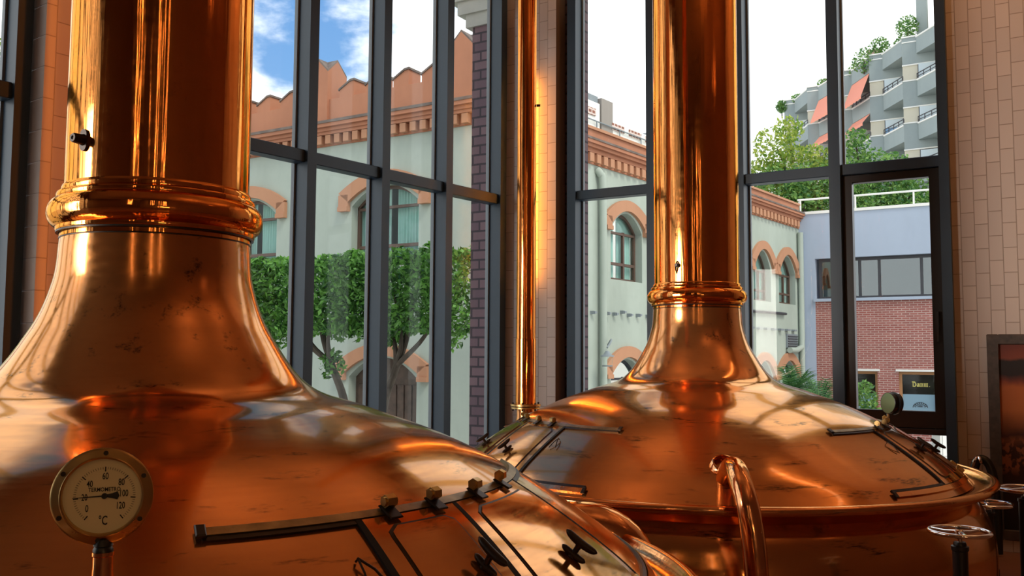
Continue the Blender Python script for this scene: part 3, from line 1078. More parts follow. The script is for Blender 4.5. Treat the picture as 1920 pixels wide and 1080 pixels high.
# ------------------------------------------------------------------ hand wheel valves
def valve(x, y, z, R, label, rot=20, colr=0.033, group=None):
    v = thing('hand_wheel_valve', label, 'valve', T(x, y, 0), group)
    W = T(x, y, z) @ Matrix.Rotation(rad(rot), 4, 'Z')
    w = MB()
    w.tube([W @ Vector((R * math.cos(2 * PI * i / 48), R * math.sin(2 * PI * i / 48), 0)) for i in range(48)], R * 0.075, 12, closed=True)
    wh = w.build('wheel', M_CHROME, v)
    for q in (0, 120, 240):
        d = Vector((math.cos(rad(q)), math.sin(rad(q)), 0))
        m = MB(); m.tube([W @ (d * R * 0.1 + Vector((0, 0, -0.004))), W @ (d * R * 0.5 + Vector((0, 0, -0.006))), W @ (d * R * 0.98)], [R * 0.085, R * 0.065, R * 0.06], 8)
        m.build('spoke', M_CHROME, wh)
    m = MB(); m.lathe([(0.0, 0.012), (0.014, 0.012), (0.02, 0.006), (0.02, -0.02), (0.012, -0.022), (0.012, -0.05)], 20, W); m.build('hub', M_CHROME, wh)
    m = MB(); m.lathe([(0.010, z - 0.045), (0.024, z - 0.045), (0.028, z - 0.052), (0.028, z - 0.062), (colr + 0.005, z - 0.064), (colr + 0.005, z - 0.082), (colr, z - 0.086), (colr, 0.06), (colr + 0.02, 0.05), (colr + 0.02, 0.0)], 24, T(x, y, 0))
    m.build('column', M_BLACK, v)
    return v


valve(2.045, 4.2, 0.806, 0.128, 'chrome hand wheel on a black column before the far kettle')
valve(3.50, 6.25, 0.705, 0.17, 'taller chrome hand wheel below the framed picture', 50, 0.045)
valve(3.52, 6.80, 0.52, 0.17, 'lower chrome hand wheel behind the taller one by the picture', 10, 0.05)

# black hose hanging by the tiled wall
hx = at(FR, 4.72, -0.30, 0)
ho = thing('hose', 'black rubber hose hooked beside the framed picture', 'hose', T(hx.x, hx.y, 0))
HM = T(hx.x, hx.y, 0) @ Matrix.Rotation(math.atan2(DR[1], DR[0]), 4, 'Z')
mb = MB(); mb.tube([HM @ Vector(p) for p in catmull([(-0.03, 0, 0.60), (-0.035, 0, 0.69), (0.0, 0, 0.765), (0.06, 0, 0.745), (0.10, 0, 0.62), (0.12, 0, 0.35), (0.12, 0, 0.02)], 8)], 0.034, 14)
mb.build('rubber_tube', M_BLACK, ho)
mb = MB(); mb.tube([HM @ Vector(p) for p in catmull([(-0.045, -0.02, 0.70), (-0.03, -0.035, 0.755), (0.0, -0.035, 0.79), (0.02, -0.03, 0.74), (0.02, 0.23, 0.72)], 6)], 0.012, 10)
mb.build('hook', M_CHROME, ho)

# ------------------------------------------------------------------ framed picture
pf = thing('picture_frame', 'dark wooden frame with a sepia photograph on the tiled wall', 'picture', FR @ T(5.3, -0.06, 0.1))
fx0, fx1, fz0, fz1, fw = 4.79, 6.0, 0.10, 1.79, 0.085
for a, b, c_, d in ((fx0, fx0 + fw, fz0, fz1), (fx1 - fw, fx1, fz0, fz1), (fx0 + fw, fx1 - fw, fz1 - fw, fz1), (fx0 + fw, fx1 - fw, fz0, fz0 + fw)):
    mb = MB(); mb.bbox(a, b, -0.105, -0.062, c_, d, 0.006); mb.build('frame_rail', M_WOODFRAME, pf, FR)
pm = NT('sepia_photograph')
sp = pm.new('ShaderNodeSeparateXYZ'); pm.l.new(pm.coord(kind='Object'), sp.inputs[0])
rp_ = pm.new('ShaderNodeValToRGB')
cr = rp_.color_ramp
cols = [(0.0, (16, 10, 8)), (0.10, (30, 16, 12)), (0.44, (60, 26, 16)), (0.475, (120, 62, 34)), (0.50, (70, 30, 20)), (0.62, (196, 108, 52)), (0.74, (190, 98, 44)),
        (0.77, (120, 50, 34)), (0.80, (34, 22, 20)), (0.87, (30, 20, 18)), (0.885, (136, 62, 40)), (0.94, (120, 50, 34)), (1.0, (132, 60, 42))]
cr.elements[0].position, cr.elements[0].color = cols[0][0], (*srgb(*cols[0][1]), 1)
cr.elements[1].position, cr.elements[1].color = cols[-1][0], (*srgb(*cols[-1][1]), 1)
for p_, c_ in cols[1:-1]:
    e = cr.elements.new(p_); e.color = (*srgb(*c_), 1)
nz = pm.noise(pm.coord(scale=(1, 1, 0.6)), 4, 4)
zz = pm.math('ADD', pm.ramp(sp.outputs['Z'], 0.1, 1.79), pm.ramp(nz, 0.3, 0.7, -0.02, 0.02))
pm.l.new(zz, rp_.inputs[0])
ppl = pm.noise(pm.coord(scale=(1.3, 1, 1)), 14, 3, 0.5)
band = pm.math('MULTIPLY', pm.ramp(sp.outputs['Z'], 0.96, 0.90), pm.ramp(sp.outputs['Z'], 0.62, 0.70))
pm.set(color=pm.mix(pm.math('MULTIPLY', band, pm.ramp(ppl, 0.48, 0.54)), rp_.outputs[0], srgb(150, 84, 52)), rough=0.35)
mb = MB(); mb.box(fx0 + fw - 0.01, fx1 - fw + 0.01, -0.075, -0.068, fz0 + fw - 0.01, fz1 - fw + 0.01)
mb.build('photograph', pm.m, pf, FR)

# warm lamps that wash the tiled pillars (behind the pipe and behind the near neck)
q = at(FR, 0.385, -0.27, 3.5)
add_light('pillar_lamp_light', 'AREA', q, 13.0, (1.0, 0.36, 0.03), shape='RECTANGLE', size=0.03, size_y=2.2,
          rot=(rad(90), 0, math.atan2(DR[1], DR[0]) - rad(62)))
q = at(FL, 5.08, 0.72, 3.0)
add_light('pillar_lamp_light', 'AREA', q, 3.6, (1.0, 0.22, 0.01), shape='RECTANGLE', size=0.06, size_y=5.0, rot=(rad(90), 0, math.atan2(DL[1], DL[0]) + PI))

# ------------------------------------------------------------------ castle building across the courtyard
FC = (-0.7835, 18.0)
F1 = frame(FC, (-DR[0], -DR[1]))     # left facade, +y towards the courtyard
F2 = frame(FC, (-DL[0], -DL[1]))     # right facade, -y towards the courtyard
castle = thing('brewery_building', 'pale rendered brewery building with terracotta battlements across the courtyard', 'building', T(FC[0], FC[1], -1.2))


def arc(t0, t1, zs, za, n=16):
    """segmental arch line from (t0, zs) over za to (t1, zs)"""
    return [(t0 + (t1 - t0) * i / n, zs + (za - zs) * (1 - (2 * i / n - 1) ** 2)) for i in range(n + 1)]


def holed_wall(mb, T0, T1, Z0, Z1, holes, sgn, depth=0.35):
    """wall face at y=0 with arched holes (t0, t1, zb, zs, za) and their reveals running back"""
    br = {T0, T1}
    for h in holes:
        br |= {p[0] for p in arc(h[0], h[1], h[3], h[4])}
    br = sorted(round(b, 5) for b in br)
    back = -sgn * depth

    def top(h, t):
        u = (t - h[0]) / (h[1] - h[0])
        return h[3] + (h[4] - h[3]) * (1 - (2 * u - 1) ** 2)
    for a, b in zip(br, br[1:]):
        if b - a < 1e-4: continue
        m = (a + b) / 2
        hs = sorted([h for h in holes if h[0] < m < h[1]], key=lambda h: h[2])
        za, zb = Z0, Z0
        for h in hs:
            mb.add([(a, 0, za), (b, 0, zb), (b, 0, h[2]), (a, 0, h[2])], [(0, 1, 2, 3)])
            za, zb = top(h, a), top(h, b)
            mb.add([(a, 0, za), (b, 0, zb), (b, back, zb), (a, back, za)], [(0, 1, 2, 3)])
            mb.add([(a, 0, h[2]), (b, 0, h[2]), (b, back, h[2]), (a, back, h[2])], [(0, 1, 2, 3)])
        mb.add([(a, 0, za), (b, 0, zb), (b, 0, Z1), (a, 0, Z1)], [(0, 1, 2, 3)])
    for h in holes:
        for t in (h[0], h[1]):
            mb.add([(t, 0, h[2]), (t, back, h[2]), (t, back, h[3]), (t, 0, h[3])], [(0, 1, 2, 3)])


def moulding(F, t0, t1, zleg, zs, za, th, sgn, ears=True):
    """terracotta hood mould: segmental arch with short legs and feet"""
    mb = MB()
    o = arc(t0, t1, zs + th * 0.75, za); i = arc(t0 + th, t1 - th, zs, za - th)
    mb.strip(o, i, 0, sgn * 0.09)
    for a in (t0, t1 - th):
        mb.box(a, a + th, min(0, sgn * 0.09), max(0, sgn * 0.09), zleg + 0.10, zs + th * 0.6)
        mb.box(a - 0.0, a + th, min(0, sgn * 0.12), max(0, sgn * 0.12), zleg, zleg + 0.10)
    return mb


def win(F, t0, t1, zb, zs, za, sgn, curtain=True, dark=False):
    """brown casement with transom, arched head, panes and curtains"""
    y0 = -sgn * 0.20; y1 = -sgn * 0.27
    lo, hi = min(y0, y1), max(y0, y1)
    mb = MB()
    fw = 0.07
    mb.box(t0, t0 + fw, lo, hi, zb, zs); mb.box(t1 - fw, t1, lo, hi, zb, zs); mb.box(t0 + fw, t1 - fw, lo, hi, zb, zb + fw)
    mb.strip(arc(t0, t1, zs, za), arc(t0, t1, zs - fw, za - fw), lo, hi)
    zt = zb + (zs - zb) * 0.34 if not dark else zs - 0.3
    mb.box(t0 + fw, t1 - fw, lo, hi, zt - 0.035, zt + 0.035)
    zt2 = zs - 0.05
    mb.box(t0 + fw, t1 - fw, lo, hi, zt2 - 0.03, zt2 + 0.03)
    tm = t0 + (t1 - t0) * 0.62
    mb.box(tm - 0.035, tm + 0.035, lo, hi, zb + fw, zs)
    w = mb.build('window', M_WINFRAME if not dark else M_DKFRAME, castle, F)
    mb = MB(); mid = (lo + hi) / 2
    top = arc(t0, t1, zs, za)
    poly = [(t0, zb)] + [(t1, zb)] + top[::-1]
    mb.prism(poly, mid - 0.004, mid + 0.004)
    mb.build('pane', M_GLASS, w, F)
    if curtain:
        mb = MB()
        n = 60
        yc = -sgn * 0.36
        for (a, b) in ((t0, t0 + (t1 - t0) * 0.45), (t0 + (t1 - t0) * 0.55, t1)):
            vs = []
            for i in range(n + 1):
                t = a + (b - a) * i / n
                y = yc + 0.025 * math.sin(i * 1.1)
                vs += [(t, y, zb), (t, y, za)]
            mb.add(vs, [(2 * i, 2 * i + 1, 2 * i + 3, 2 * i + 2) for i in range(n)], True)
        mb.build('curtain', M_CURTAIN, w, F)
    mb = MB(); mb.box(t0 - 0.1, t1 + 0.1, min(-sgn * 0.34, -sgn * 1.2), max(-sgn * 0.34, -sgn * 1.2), zb - 0.2, za + 0.2)
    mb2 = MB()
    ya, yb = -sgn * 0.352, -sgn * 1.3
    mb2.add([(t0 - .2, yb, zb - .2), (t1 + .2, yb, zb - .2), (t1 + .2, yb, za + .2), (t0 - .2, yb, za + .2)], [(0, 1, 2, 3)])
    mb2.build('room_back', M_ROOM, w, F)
    return w


Z_G = -1.2
# ---- left facade
w_up = [(1.36 + 4.1 * i, 3.19 + 4.1 * i, 3.45, 4.80, 5.22) for i in range(4)]
w_dn = [(1.36 + 4.1 * i, 3.19 + 4.1 * i, Z_G, 1.10, 1.53) for i in range(4)]
mb = MB(); holed_wall(mb, 0.0, 18.0, Z_G, 6.30, w_up + w_dn, 1)
mb.box(0.0, 18.0, -6.0, -5.9, Z_G, 6.3)
mb.build('wall', M_WALL, castle, F1)
for i in range(4):
    o = 4.1 * i
    moulding(F1, 1.04 + o, 3.51 + o, 4.70, 4.90, 5.53, 0.27, 1).build('window_hood', M_TERRA2, castle, F1)
    moulding(F1, 1.04 + o, 3.51 + o, 1.03, 1.20, 1.82, 0.25, 1).build('door_hood', M_TERRA2, castle, F1)
    win(F1, 1.36 + o, 3.19 + o, 3.45, 4.80, 5.22, 1)
    # double wooden door
    mb = MB()
    mb.prism([(1.36 + o, Z_G), (3.19 + o, Z_G)] + arc(1.36 + o, 3.19 + o, 1.10, 1.53)[::-1], -0.30, -0.24)
    d = mb.build('door', M_WOODDOOR, castle, F1)
    for j in range(2):
        mb = MB()
        a = 1.42 + o + j * 0.88
        for q in range(4):
            mb.bbox(a + 0.03 + q * 0.205, a + 0.19 + q * 0.205, -0.24, -0.215, Z_G + 0.15, 0.95, 0.01)
        mb.build('door_leaf', M_WOODDOOR, d, F1)
# cornice
mb = MB()
for z0, z1, y in ((6.45, 6.52, 0.16), (6.52, 6.60, 0.20), (6.60, 6.68, 0.27)):
    mb.box(-y, 18, -0.3, y, z0, z1)
mb.build('cornice', M_TERRA, castle, F1)
mb = MB(); mb.box(0.0, 18, -0.3, 0.03, 6.22, 6.46); mb.build('frieze', M_TERRA, castle, F1)
mb = MB(); mb.box(-0.3, 18, -0.3, 0.29, 6.68, 6.74); mb.build('cornice_cap', M_WEATHER, castle, F1)
for i in range(64):
    mb = MB(); a = 0.06 + 0.262 * i
    mb.box(a, a + 0.15, 0.02, 0.15, 6.25, 6.44); mb.build('dentil', M_TERRA2, castle, F1)
mb = MB(); mb.box(0.0, 18, -0.45, 0.02, 6.74, 7.29); mb.build('parapet', M_TERRA, castle, F1)


def merlon(t0, t1):
    """battlement tooth whose top climbs towards smaller t"""
    mb = MB()
    mb.prism([(t0, 7.28), (t1, 7.28), (t1, 7.47), (t0 + 0.10, 7.63), (t0, 7.64)], -0.42, 0.0)
    c = MB(); e = 0.025
    c.strip([(t0 - e, 7.675), (t0 + 0.10, 7.665), (t1 + e, 7.485)], [(t0 - e, 7.63), (t0 + 0.10, 7.62), (t1 + e, 7.445)], -0.42 - e, e)
    o = mb.build('merlon', M_TERRA, castle, F1)
    c.build('merlon_cap', M_WEATHER, o, F1)


def pier(t0, t1, ze, zp, d0, d1):
    """tall corner tooth with a little gable on each side"""
    tm, dm = (t0 + t1) / 2, (d0 + d1) / 2
    mb = MB()
    ring = [(t0, d0, ze), (tm, d0, zp), (t1, d0, ze), (t1, dm, zp), (t1, d1, ze), (tm, d1, zp), (t0, d1, ze), (t0, dm, zp)]
    low = [(x, y, 6.74) for x, y, z in ring]
    mb.add(low + ring, [(i, (i + 1) % 8, 8 + (i + 1) % 8, 8 + i) for i in range(8)])
    o = mb.build('merlon', M_TERRA, castle, F1)
    c = MB()
    up = [(x, y, z + 0.045) for x, y, z in ring]
    ctr = (tm, dm, zp + 0.045)
    c.add(ring + up + [ctr], [(i, (i + 1) % 8, 8 + (i + 1) % 8, 8 + i) for i in range(8)] + [(8 + i, 8 + (i + 1) % 8, 16) for i in range(8)])
    c.build('merlon_cap', M_WEATHER, o, F1)


for t in (1.33, 2.09, 2.85, 3.61, 5.43, 6.19, 6.95, 7.71, 9.5, 10.26, 11.02, 11.78):
    merlon(t - 0.41, t)
for t in (3.90, 8.0, 12.1):
    pier(t, t + 0.62, 7.92, 8.22, -0.55, 0.08)
pier(-0.08, 0.62, 7.80, 8.16, -0.62, 0.10)

# ---- right facade (-y towards the courtyard)
hf = [(5.25, 6.80, 3.46, 4.72, 5.17), (5.25, 6.80, Z_G, 1.05, 1.50), (9.4, 10.95, 3.46, 4.72, 5.17), (9.4, 10.95, Z_G, 1.05, 1.50),
      (14.05, 15.5, 3.40, 4.45, 5.06), (16.2, 17.75, 3.40, 4.45, 5.06), (14.05, 15.5, Z_G, 0.9, 1.42), (16.2, 17.75, Z_G, 0.9, 1.42)]
mb = MB(); holed_wall(mb, 0.0, 18.2, Z_G, 6.25, hf, -1)
mb.build('wall', M_WALL, castle, F2)
for a, b, zl, zs, za in ((4.93, 7.10, 4.66, 4.84, 5.49), (4.93, 7.10, 1.03, 1.16, 1.82), (9.08, 11.25, 4.66, 4.84, 5.49), (9.08, 11.25, 1.03, 1.16, 1.82)):
    moulding(F2, a, b, zl, zs, za, 0.27, -1).build('window_hood', M_TERRA2, castle, F2)
for zl, zs, za in ((4.36, 4.55, 5.38), (0.78, 0.95, 1.72)):
    moulding(F2, 13.74, 15.86, zl, zs, za, 0.27, -1).build('window_hood', M_TERRA2, castle, F2)
    moulding(F2, 15.88, 18.03, zl, zs, za, 0.27, -1).build('window_hood', M_TERRA2, castle, F2)
for h in hf:
    win(F2, *h, -1, h[2] > 0, h[2] < 0)
mb = MB()
for z0, z1, y in ((6.42, 6.52, 0.10), (6.52, 6.60, 0.18), (6.60, 6.68, 0.24)):
    mb.box(0, 18.2, -y, 0.3, z0, z1)
mb.build('cornice', M_TERRA, castle, F2)
mb = MB(); mb.box(0, 18.2, -0.03, 0.3, 6.16, 6.44); mb.build('frieze', M_TERRA, castle, F2)
mb = MB(); mb.box(0, 18.2, -0.26, 0.3, 6.68, 6.73); mb.build('cornice_cap', M_WEATHER, castle, F2)
mb = MB(); mb.box(0, 18.2, -0.02, 0.35, 6.73, 7.0); mb.build('parapet', M_TERRA, castle, F2)
mb = MB(); mb.box(0, 18.2, -0.07, 0.4, 7.0, 7.07); mb.build('parapet_cap', M_TERRA2, castle, F2)
for i in range(58):
    mb = MB(); a = 0.1 + 0.31 * i
    mb.box(a, a + 0.18, -0.13, -0.02, 6.19, 6.40); mb.build('dentil', M_TERRA2, castle, F2)
# downpipe, vent, brackets, pipes on the wall
mb = MB(); mb.tube(catmull([(4.6, -0.02, 6.05), (4.62, -0.1, 5.95), (4.68, -0.13, 5.7), (4.70, -0.13, 4.0), (4.70, -0.13, 0.0), (4.70, -0.13, Z_G)], 6), 0.09, 12)
mb.build('downpipe', M_WALL, castle, F2)
mb = MB(); mb.tube([(18.0, -0.12, 6.0), (18.0, -0.12, 2.2), (17.85, -0.14, 1.9), (17.3, -0.16, 1.8), (16.7, -0.16, 1.8)], 0.10, 12)
mb.tube([(18.0, -0.12, 2.2), (18.0, -0.12, Z_G)], 0.09, 12)
mb.build('downpipe', M_WALL, castle, F2)
mb = MB(); mb.box(16.75, 17.75, -0.06, 0, 1.88, 2.36)
v_ = mb.build('vent', M_GREYST, castle, F2)
for i in range(5):
    mb = MB(); mb.box(16.8, 17.7, -0.085, -0.05, 1.92 + i * 0.085, 1.955 + i * 0.085); mb.build('louvre', M_DKFRAME, v_, F2)
mb = MB(); mb.tube([(13.6, -0.08, 3.02), (16.6, -0.08, 3.04)], 0.045, 8); mb.build('cable_pipe', M_DKFRAME, castle, F2)
for x, z in ((5.0, 2.60), (5.35, 2.60), (5.72, 2.66), (6.05, 2.60), (6.5, 2.61), (7.0, 2.61), (3.95, 2.60), (4.35, 2.60)):
    mb = MB(); mb.box(x - 0.035, x + 0.035, -0.10, 0, z - 0.04, z + 0.04); mb.box(x - 0.02, x + 0.07, -0.13, -0.08, z - 0.02, z + 0.03); mb.build('bracket', M_GREYST, castle, F2)
for i in range(7):
    x = 13.7 + 0.62 * i
    mb = MB(); mb.box(x - 0.14, x + 0.12, -0.12, 0, 2.46, 2.52); mb.build('bracket', M_GREYST, castle, F2)
# lantern on the wall
lt = thing('wall_lantern', 'grey metal wall lantern left of the arched doorway', 'lantern', F2 @ T(4.35, -0.5, 1.35))
LM = F2 @ T(4.35, -0.45, 0)
mb = MB(); mb.lathe([(0.0, 1.70), (0.04, 1.69), (0.10, 1.61), (0.16, 1.585), (0.165, 1.56)], 16, LM); mb.lathe([(0.12, 1.33), (0.13, 1.36), (0.0, 1.33)], 16, LM); mb.build('cap', M_GREYST, lt)
mb = MB(); mb.lathe([(0.14, 1.56), (0.12, 1.36)], 16, LM); mb.build('glass_body', M_GLASS, lt)
mb = MB(); mb.tube([F2 @ Vector(p) for p in catmull([(4.9, 0.0, 1.65), (4.75, -0.3, 1.95), (4.5, -0.45, 1.9), (4.35, -0.45, 1.77)], 6)], 0.022, 8); mb.build('arm', M_GREYST, lt)

# ------------------------------------------------------------------ white roof terraces behind
RA = (FC[0] - DR[0] * 10, FC[1] - DR[1] * 10)
F3 = frame(RA, (-DL[0], -DL[1]))
rt = thing('rooftop_building', 'white rooftop terraces with brick lattice panels above the brewery roof', 'building', F3 @ T(22, 4, -1.2))
mb = MB(); mb.box(19.0, 34, 0.05, 8, Z_G, 11.6); mb.build('wall', M_WHITE, rt, F3)
mb = MB(); mb.box(19.2, 21.9, 0.1, 6, 11.6, 13.0); mb.build('wall', M_WHITE, rt, F3)
mb = MB(); mb.box(22.3, 28.5, 0.1, 6, 11.6, 12.42); mb.build('wall', M_WHITE, rt, F3)
mb = MB(); mb.box(22.0, 22.98, 0.06, 1.6, 11.6, 13.3); mb.build('chimney', simple('grey_render', srgb(150, 142, 134), 0.9), rt, F3)
mb = MB(); mb.box(21.0, 21.9, 0.2, 1.2, 13.0, 13.35); mb.box(27.0, 28.0, 0.2, 1.4, 12.4, 12.75); mb.build('chimney', M_GREYST, rt, F3)
lat = brickwork('lattice', srgb(160, 104, 84), srgb(140, 90, 74), srgb(228, 210, 200), 0.3, 0.2, 'xz', 0.04)
for a, b, y, z in ((19.6, 20.35, 0.04, 12.35), (20.65, 21.5, 0.04, 12.35), (22.9, 24.0, 0.04, 12.02), (24.5, 25.6, 0.04, 12.02), (26.1, 27.2, 0.04, 12.02)):
    mb = MB(); mb.box(a, b, y, y + 0.1, z, z + 0.32); mb.build('lattice_panel', lat, rt, F3)
rl = MB(); rl.tube([(19, 0.0, 12.1), (34, 0.0, 12.1)], 0.03, 6)
for i in range(8): rl.tube([(19.5 + i * 2, 0.0, 11.6), (19.5 + i * 2, 0.0, 12.1)], 0.03, 6)
rl.build('railing', M_GREYST, rt, F3)
mb = MB(); mb.box(19, 34, -0.05, 0.4, 11.3, 11.62); mb.build('ledge', M_WHITE, rt, F3)

# ------------------------------------------------------------------ concrete and brick office wing
BA = (10.295, 32.384)
FB = frame(BA, DR)
ob = thing('office_wing', 'grey concrete and red brick office wing closing the courtyard', 'building', FB @ T(3, 0.5, -1.2))
mb = MB(); mb.box(0, 12, 0.0, 8, 5.05, 6.72); mb.build('concrete_fascia', M_CONC, ob, FB)
mb = MB(); mb.box(-0.05, 12, -0.04, 8, 6.66, 6.76); mb.build('coping', M_WHITE, ob, FB)
mb = MB(); mb.box(0, 0.55, 0.0, 1.0, Z_G, 5.05); mb.build('pilaster', M_CONC, ob, FB)
mb = MB(); holed_wall(mb, 0.55, 12, Z_G, 3.55, [(1.2, 2.56, -0.6, 1.10, 1.10), (3.23, 4.42, -0.6, 1.10, 1.10), (6.0, 7.2, -0.6, 1.1, 1.1)], -1)
mb.build('brick_wall', M_RBRICK, ob, FB)
mb = MB(); mb.box(0.5, 12, -0.10, 0.3, 3.52, 3.62); mb.build('sill', M_CONC, ob, FB)
mb = MB(); mb.box(0.55, 12, 0.9, 1.0, 3.6, 5.05); mb.build('room_back', M_ROOM, ob, FB)
mb = MB()
mb.box(0.66, 12, 0.18, 0.26, 4.94, 5.05); mb.box(0.66, 12, 0.18, 0.26, 3.62, 3.70)
for x in (0.66, 1.42, 1.98, 2.62, 3.96, 5.3, 6.6): mb.box(x, x + 0.09, 0.18, 0.26, 3.7, 4.94)
bw = mb.build('window_band', M_DKFRAME, ob, FB)
mb = MB(); mb.box(0.7, 12, 0.215, 0.225, 3.7, 4.94)
mb.build('pane', thin_glass('mirror_pane', (0.5, 0.55, 0.57), 1.0), bw, FB)
mb = MB(); mb.box(0.7, 1.38, 0.3, 0.9, 3.62, 3.95); mb.build('blue_crate', simple('blue_plastic', srgb(60, 130, 190), 0.5), bw, FB)
for x0_, x1_ in ((1.2, 2.56), (3.23, 4.42), (6.0, 7.2)):
    mb = MB()
    mb.box(x0_, x0_ + 0.09, 0.1, 0.2, -0.6, 1.10); mb.box(x1_ - 0.09, x1_, 0.1, 0.2, -0.6, 1.10); mb.box(x0_ + .09, x1_ - .09, 0.1, 0.2, 1.0, 1.10); mb.box(x0_ + .09, x1_ - .09, 0.1, 0.2, -0.6, -0.54)
    ow = mb.build('window', simple('ochre_frame', srgb(176, 128, 84), 0.6), ob, FB)
    mb = MB(); mb.box(x0_ + 0.08, x1_ - 0.08, 0.145, 0.155, -0.55, 1.02); mb.build('pane', M_GLASS, ow, FB)
    mb = MB(); mb.box(x0_ + 0.08, x1_ - 0.08, 0.157, 0.165, -0.55, 0.34); mb.build('frosted_film', simple('blue_film', srgb(150, 180, 200), 0.6), ow, FB)
    mb = MB(); mb.box(x0_ - 0.1, x1_ + 0.1, 0.5, 0.55, -0.7, 1.3); mb.build('room_back', simple('dark_room', srgb(58, 54, 50), 0.9), ow, FB)
    mb = MB(); mb.box(x0_ - 0.08, x1_ + 0.08, -0.06, 0.1, 1.10, 1.17); mb.build('lintel', M_WHITE, ow, FB)
    if x0_ == 3.23:
        # gold lettering in old script on the glass: Damm
        sg = MB()

        def stroke(p, q, w):
            a = Vector((p[0], 0, p[1])); b = Vector((q[0], 0, q[1]))
            d = (b - a).normalized(); n = Vector((d.z, 0, -d.x)) * w / 2
            sg.add([a + n + Vector((0, 0.139, 0)), a - n + Vector((0, 0.139, 0)), b - n + Vector((0, 0.139, 0)), b + n + Vector((0, 0.139, 0))], [(0, 1, 2, 3)])
        ox, oz, h = 3.62, 0.60, 0.105
        # D: upright, bowl of broken curves, flag
        for p, q, w in (((0.0, .155), (.10, .155), .030), ((.035, 0), (.035, .16), .022), ((.015, .012), (.09, 0.0), .026), ((.09, .0), (.125, .06), .026), ((.125, .05), (.115, .125), .030), ((.12, .115), (.02, .165), .024),
                        # a
                        ((.165, .085), (.205, .105), .022), ((.205, .105), (.205, 0.0), .024), ((.16, .045), (.165, .0), .026), ((.16, .045), (.205, .06), .016), ((.165, .0), (.225, .01), .018)):
            stroke((ox + p[0], oz + p[1]), (ox + q[0], oz + q[1]), w)
        for m_ in (0.245, 0.385):
            for j in range(3):
                x = m_ + j * 0.043
                stroke((ox + x, oz), (ox + x, oz + 0.10), .020)
                stroke((ox + x - .012, oz + .092), (ox + x + .02, oz + .112), .018)
                stroke((ox + x - .004, oz + .010), (ox + x + .022, oz - .006), .016)
        stroke((ox + .53, oz + .0), (ox + .545, oz + .012), .02)
        sg.build('lettering', simple('gold_lettering', srgb(226, 214, 120), 0.4), ow, FB)
        em = MB()
        for k_ in range(2):
            R_, w_ = ((0.235, 0.018), (0.15, 0.012))[k_]
            n_ = 24
            vs = []
            for i in range(n_ + 1):
                a = PI * i / n_
                vs += [(3.86 + R_ * math.cos(a), 0.137, -0.10 + R_ * 0.78 * math.sin(a)), (3.86 + (R_ - w_) * math.cos(a), 0.137, -0.10 + (R_ - w_) * 0.78 * math.sin(a))]
            em.add(vs, [(2 * i, 2 * i + 1, 2 * i + 3, 2 * i + 2) for i in range(n_)])
        for a in range(20, 170, 20):
            p = Vector((3.86 + 0.16 * math.cos(rad(a)), 0.137, -0.10 + 0.125 * math.sin(rad(a)))); q = Vector((3.86 + 0.215 * math.cos(rad(a)), 0.137, -0.10 + 0.17 * math.sin(rad(a))))
            d = (q - p).normalized(); n = Vector((d.z, 0, -d.x)) * 0.012
            em.add([p + n, p - n, q - n, q + n], [(0, 1, 2, 3)])
        for i in range(4):
            em.add([(3.78 + i * 0.04, 0.137, -0.08), (3.805 + i * 0.04, 0.137, -0.08), (3.80 + i * 0.04, 0.137, 0.0 - abs(i - 1.5) * 0.012), (3.785 + i * 0.04, 0.137, 0.0 - abs(i - 1.5) * 0.012)], [(0, 1, 2, 3)])
        em.build('emblem', M_INK, ow, FB)
rl = MB()
rl.tube([(-0.1, 0.35, 7.26), (12, 0.35, 7.26)], 0.035, 8)
for i in range(9): rl.tube([(0.0 + 1.9 * i, 0.35, 6.72), (0.0 + 1.9 * i, 0.35, 7.26)], 0.03, 8)
rl.tube([(0.0, 0.35, 7.26), (-0.55, 2.0, 7.26), (-1.8, 6.0, 7.26)], 0.03, 8)
for p in ((-0.55, 2.0), (-1.2, 4.0), (-1.8, 6.0)): rl.tube([(p[0], p[1], 6.72), (p[0], p[1], 7.26)], 0.03, 8)
rl.build('railing', M_WHITE, ob, FB)

bx = thing('utility_box', 'white box standing on the courtyard paving by the brick wing', 'box', T(12.1, 25.2, -1.2))
mb = MB(); mb.bbox(11.72, 12.5, 25.0, 25.5, -1.2, -0.47, 0.02); mb.build('cabinet', M_WHITE, bx)
mb = MB(); mb.bbox(11.78, 12.44, 24.97, 25.0, -1.1, -0.55, 0.01); mb.build('cabinet_door', M_WHITE, bx)

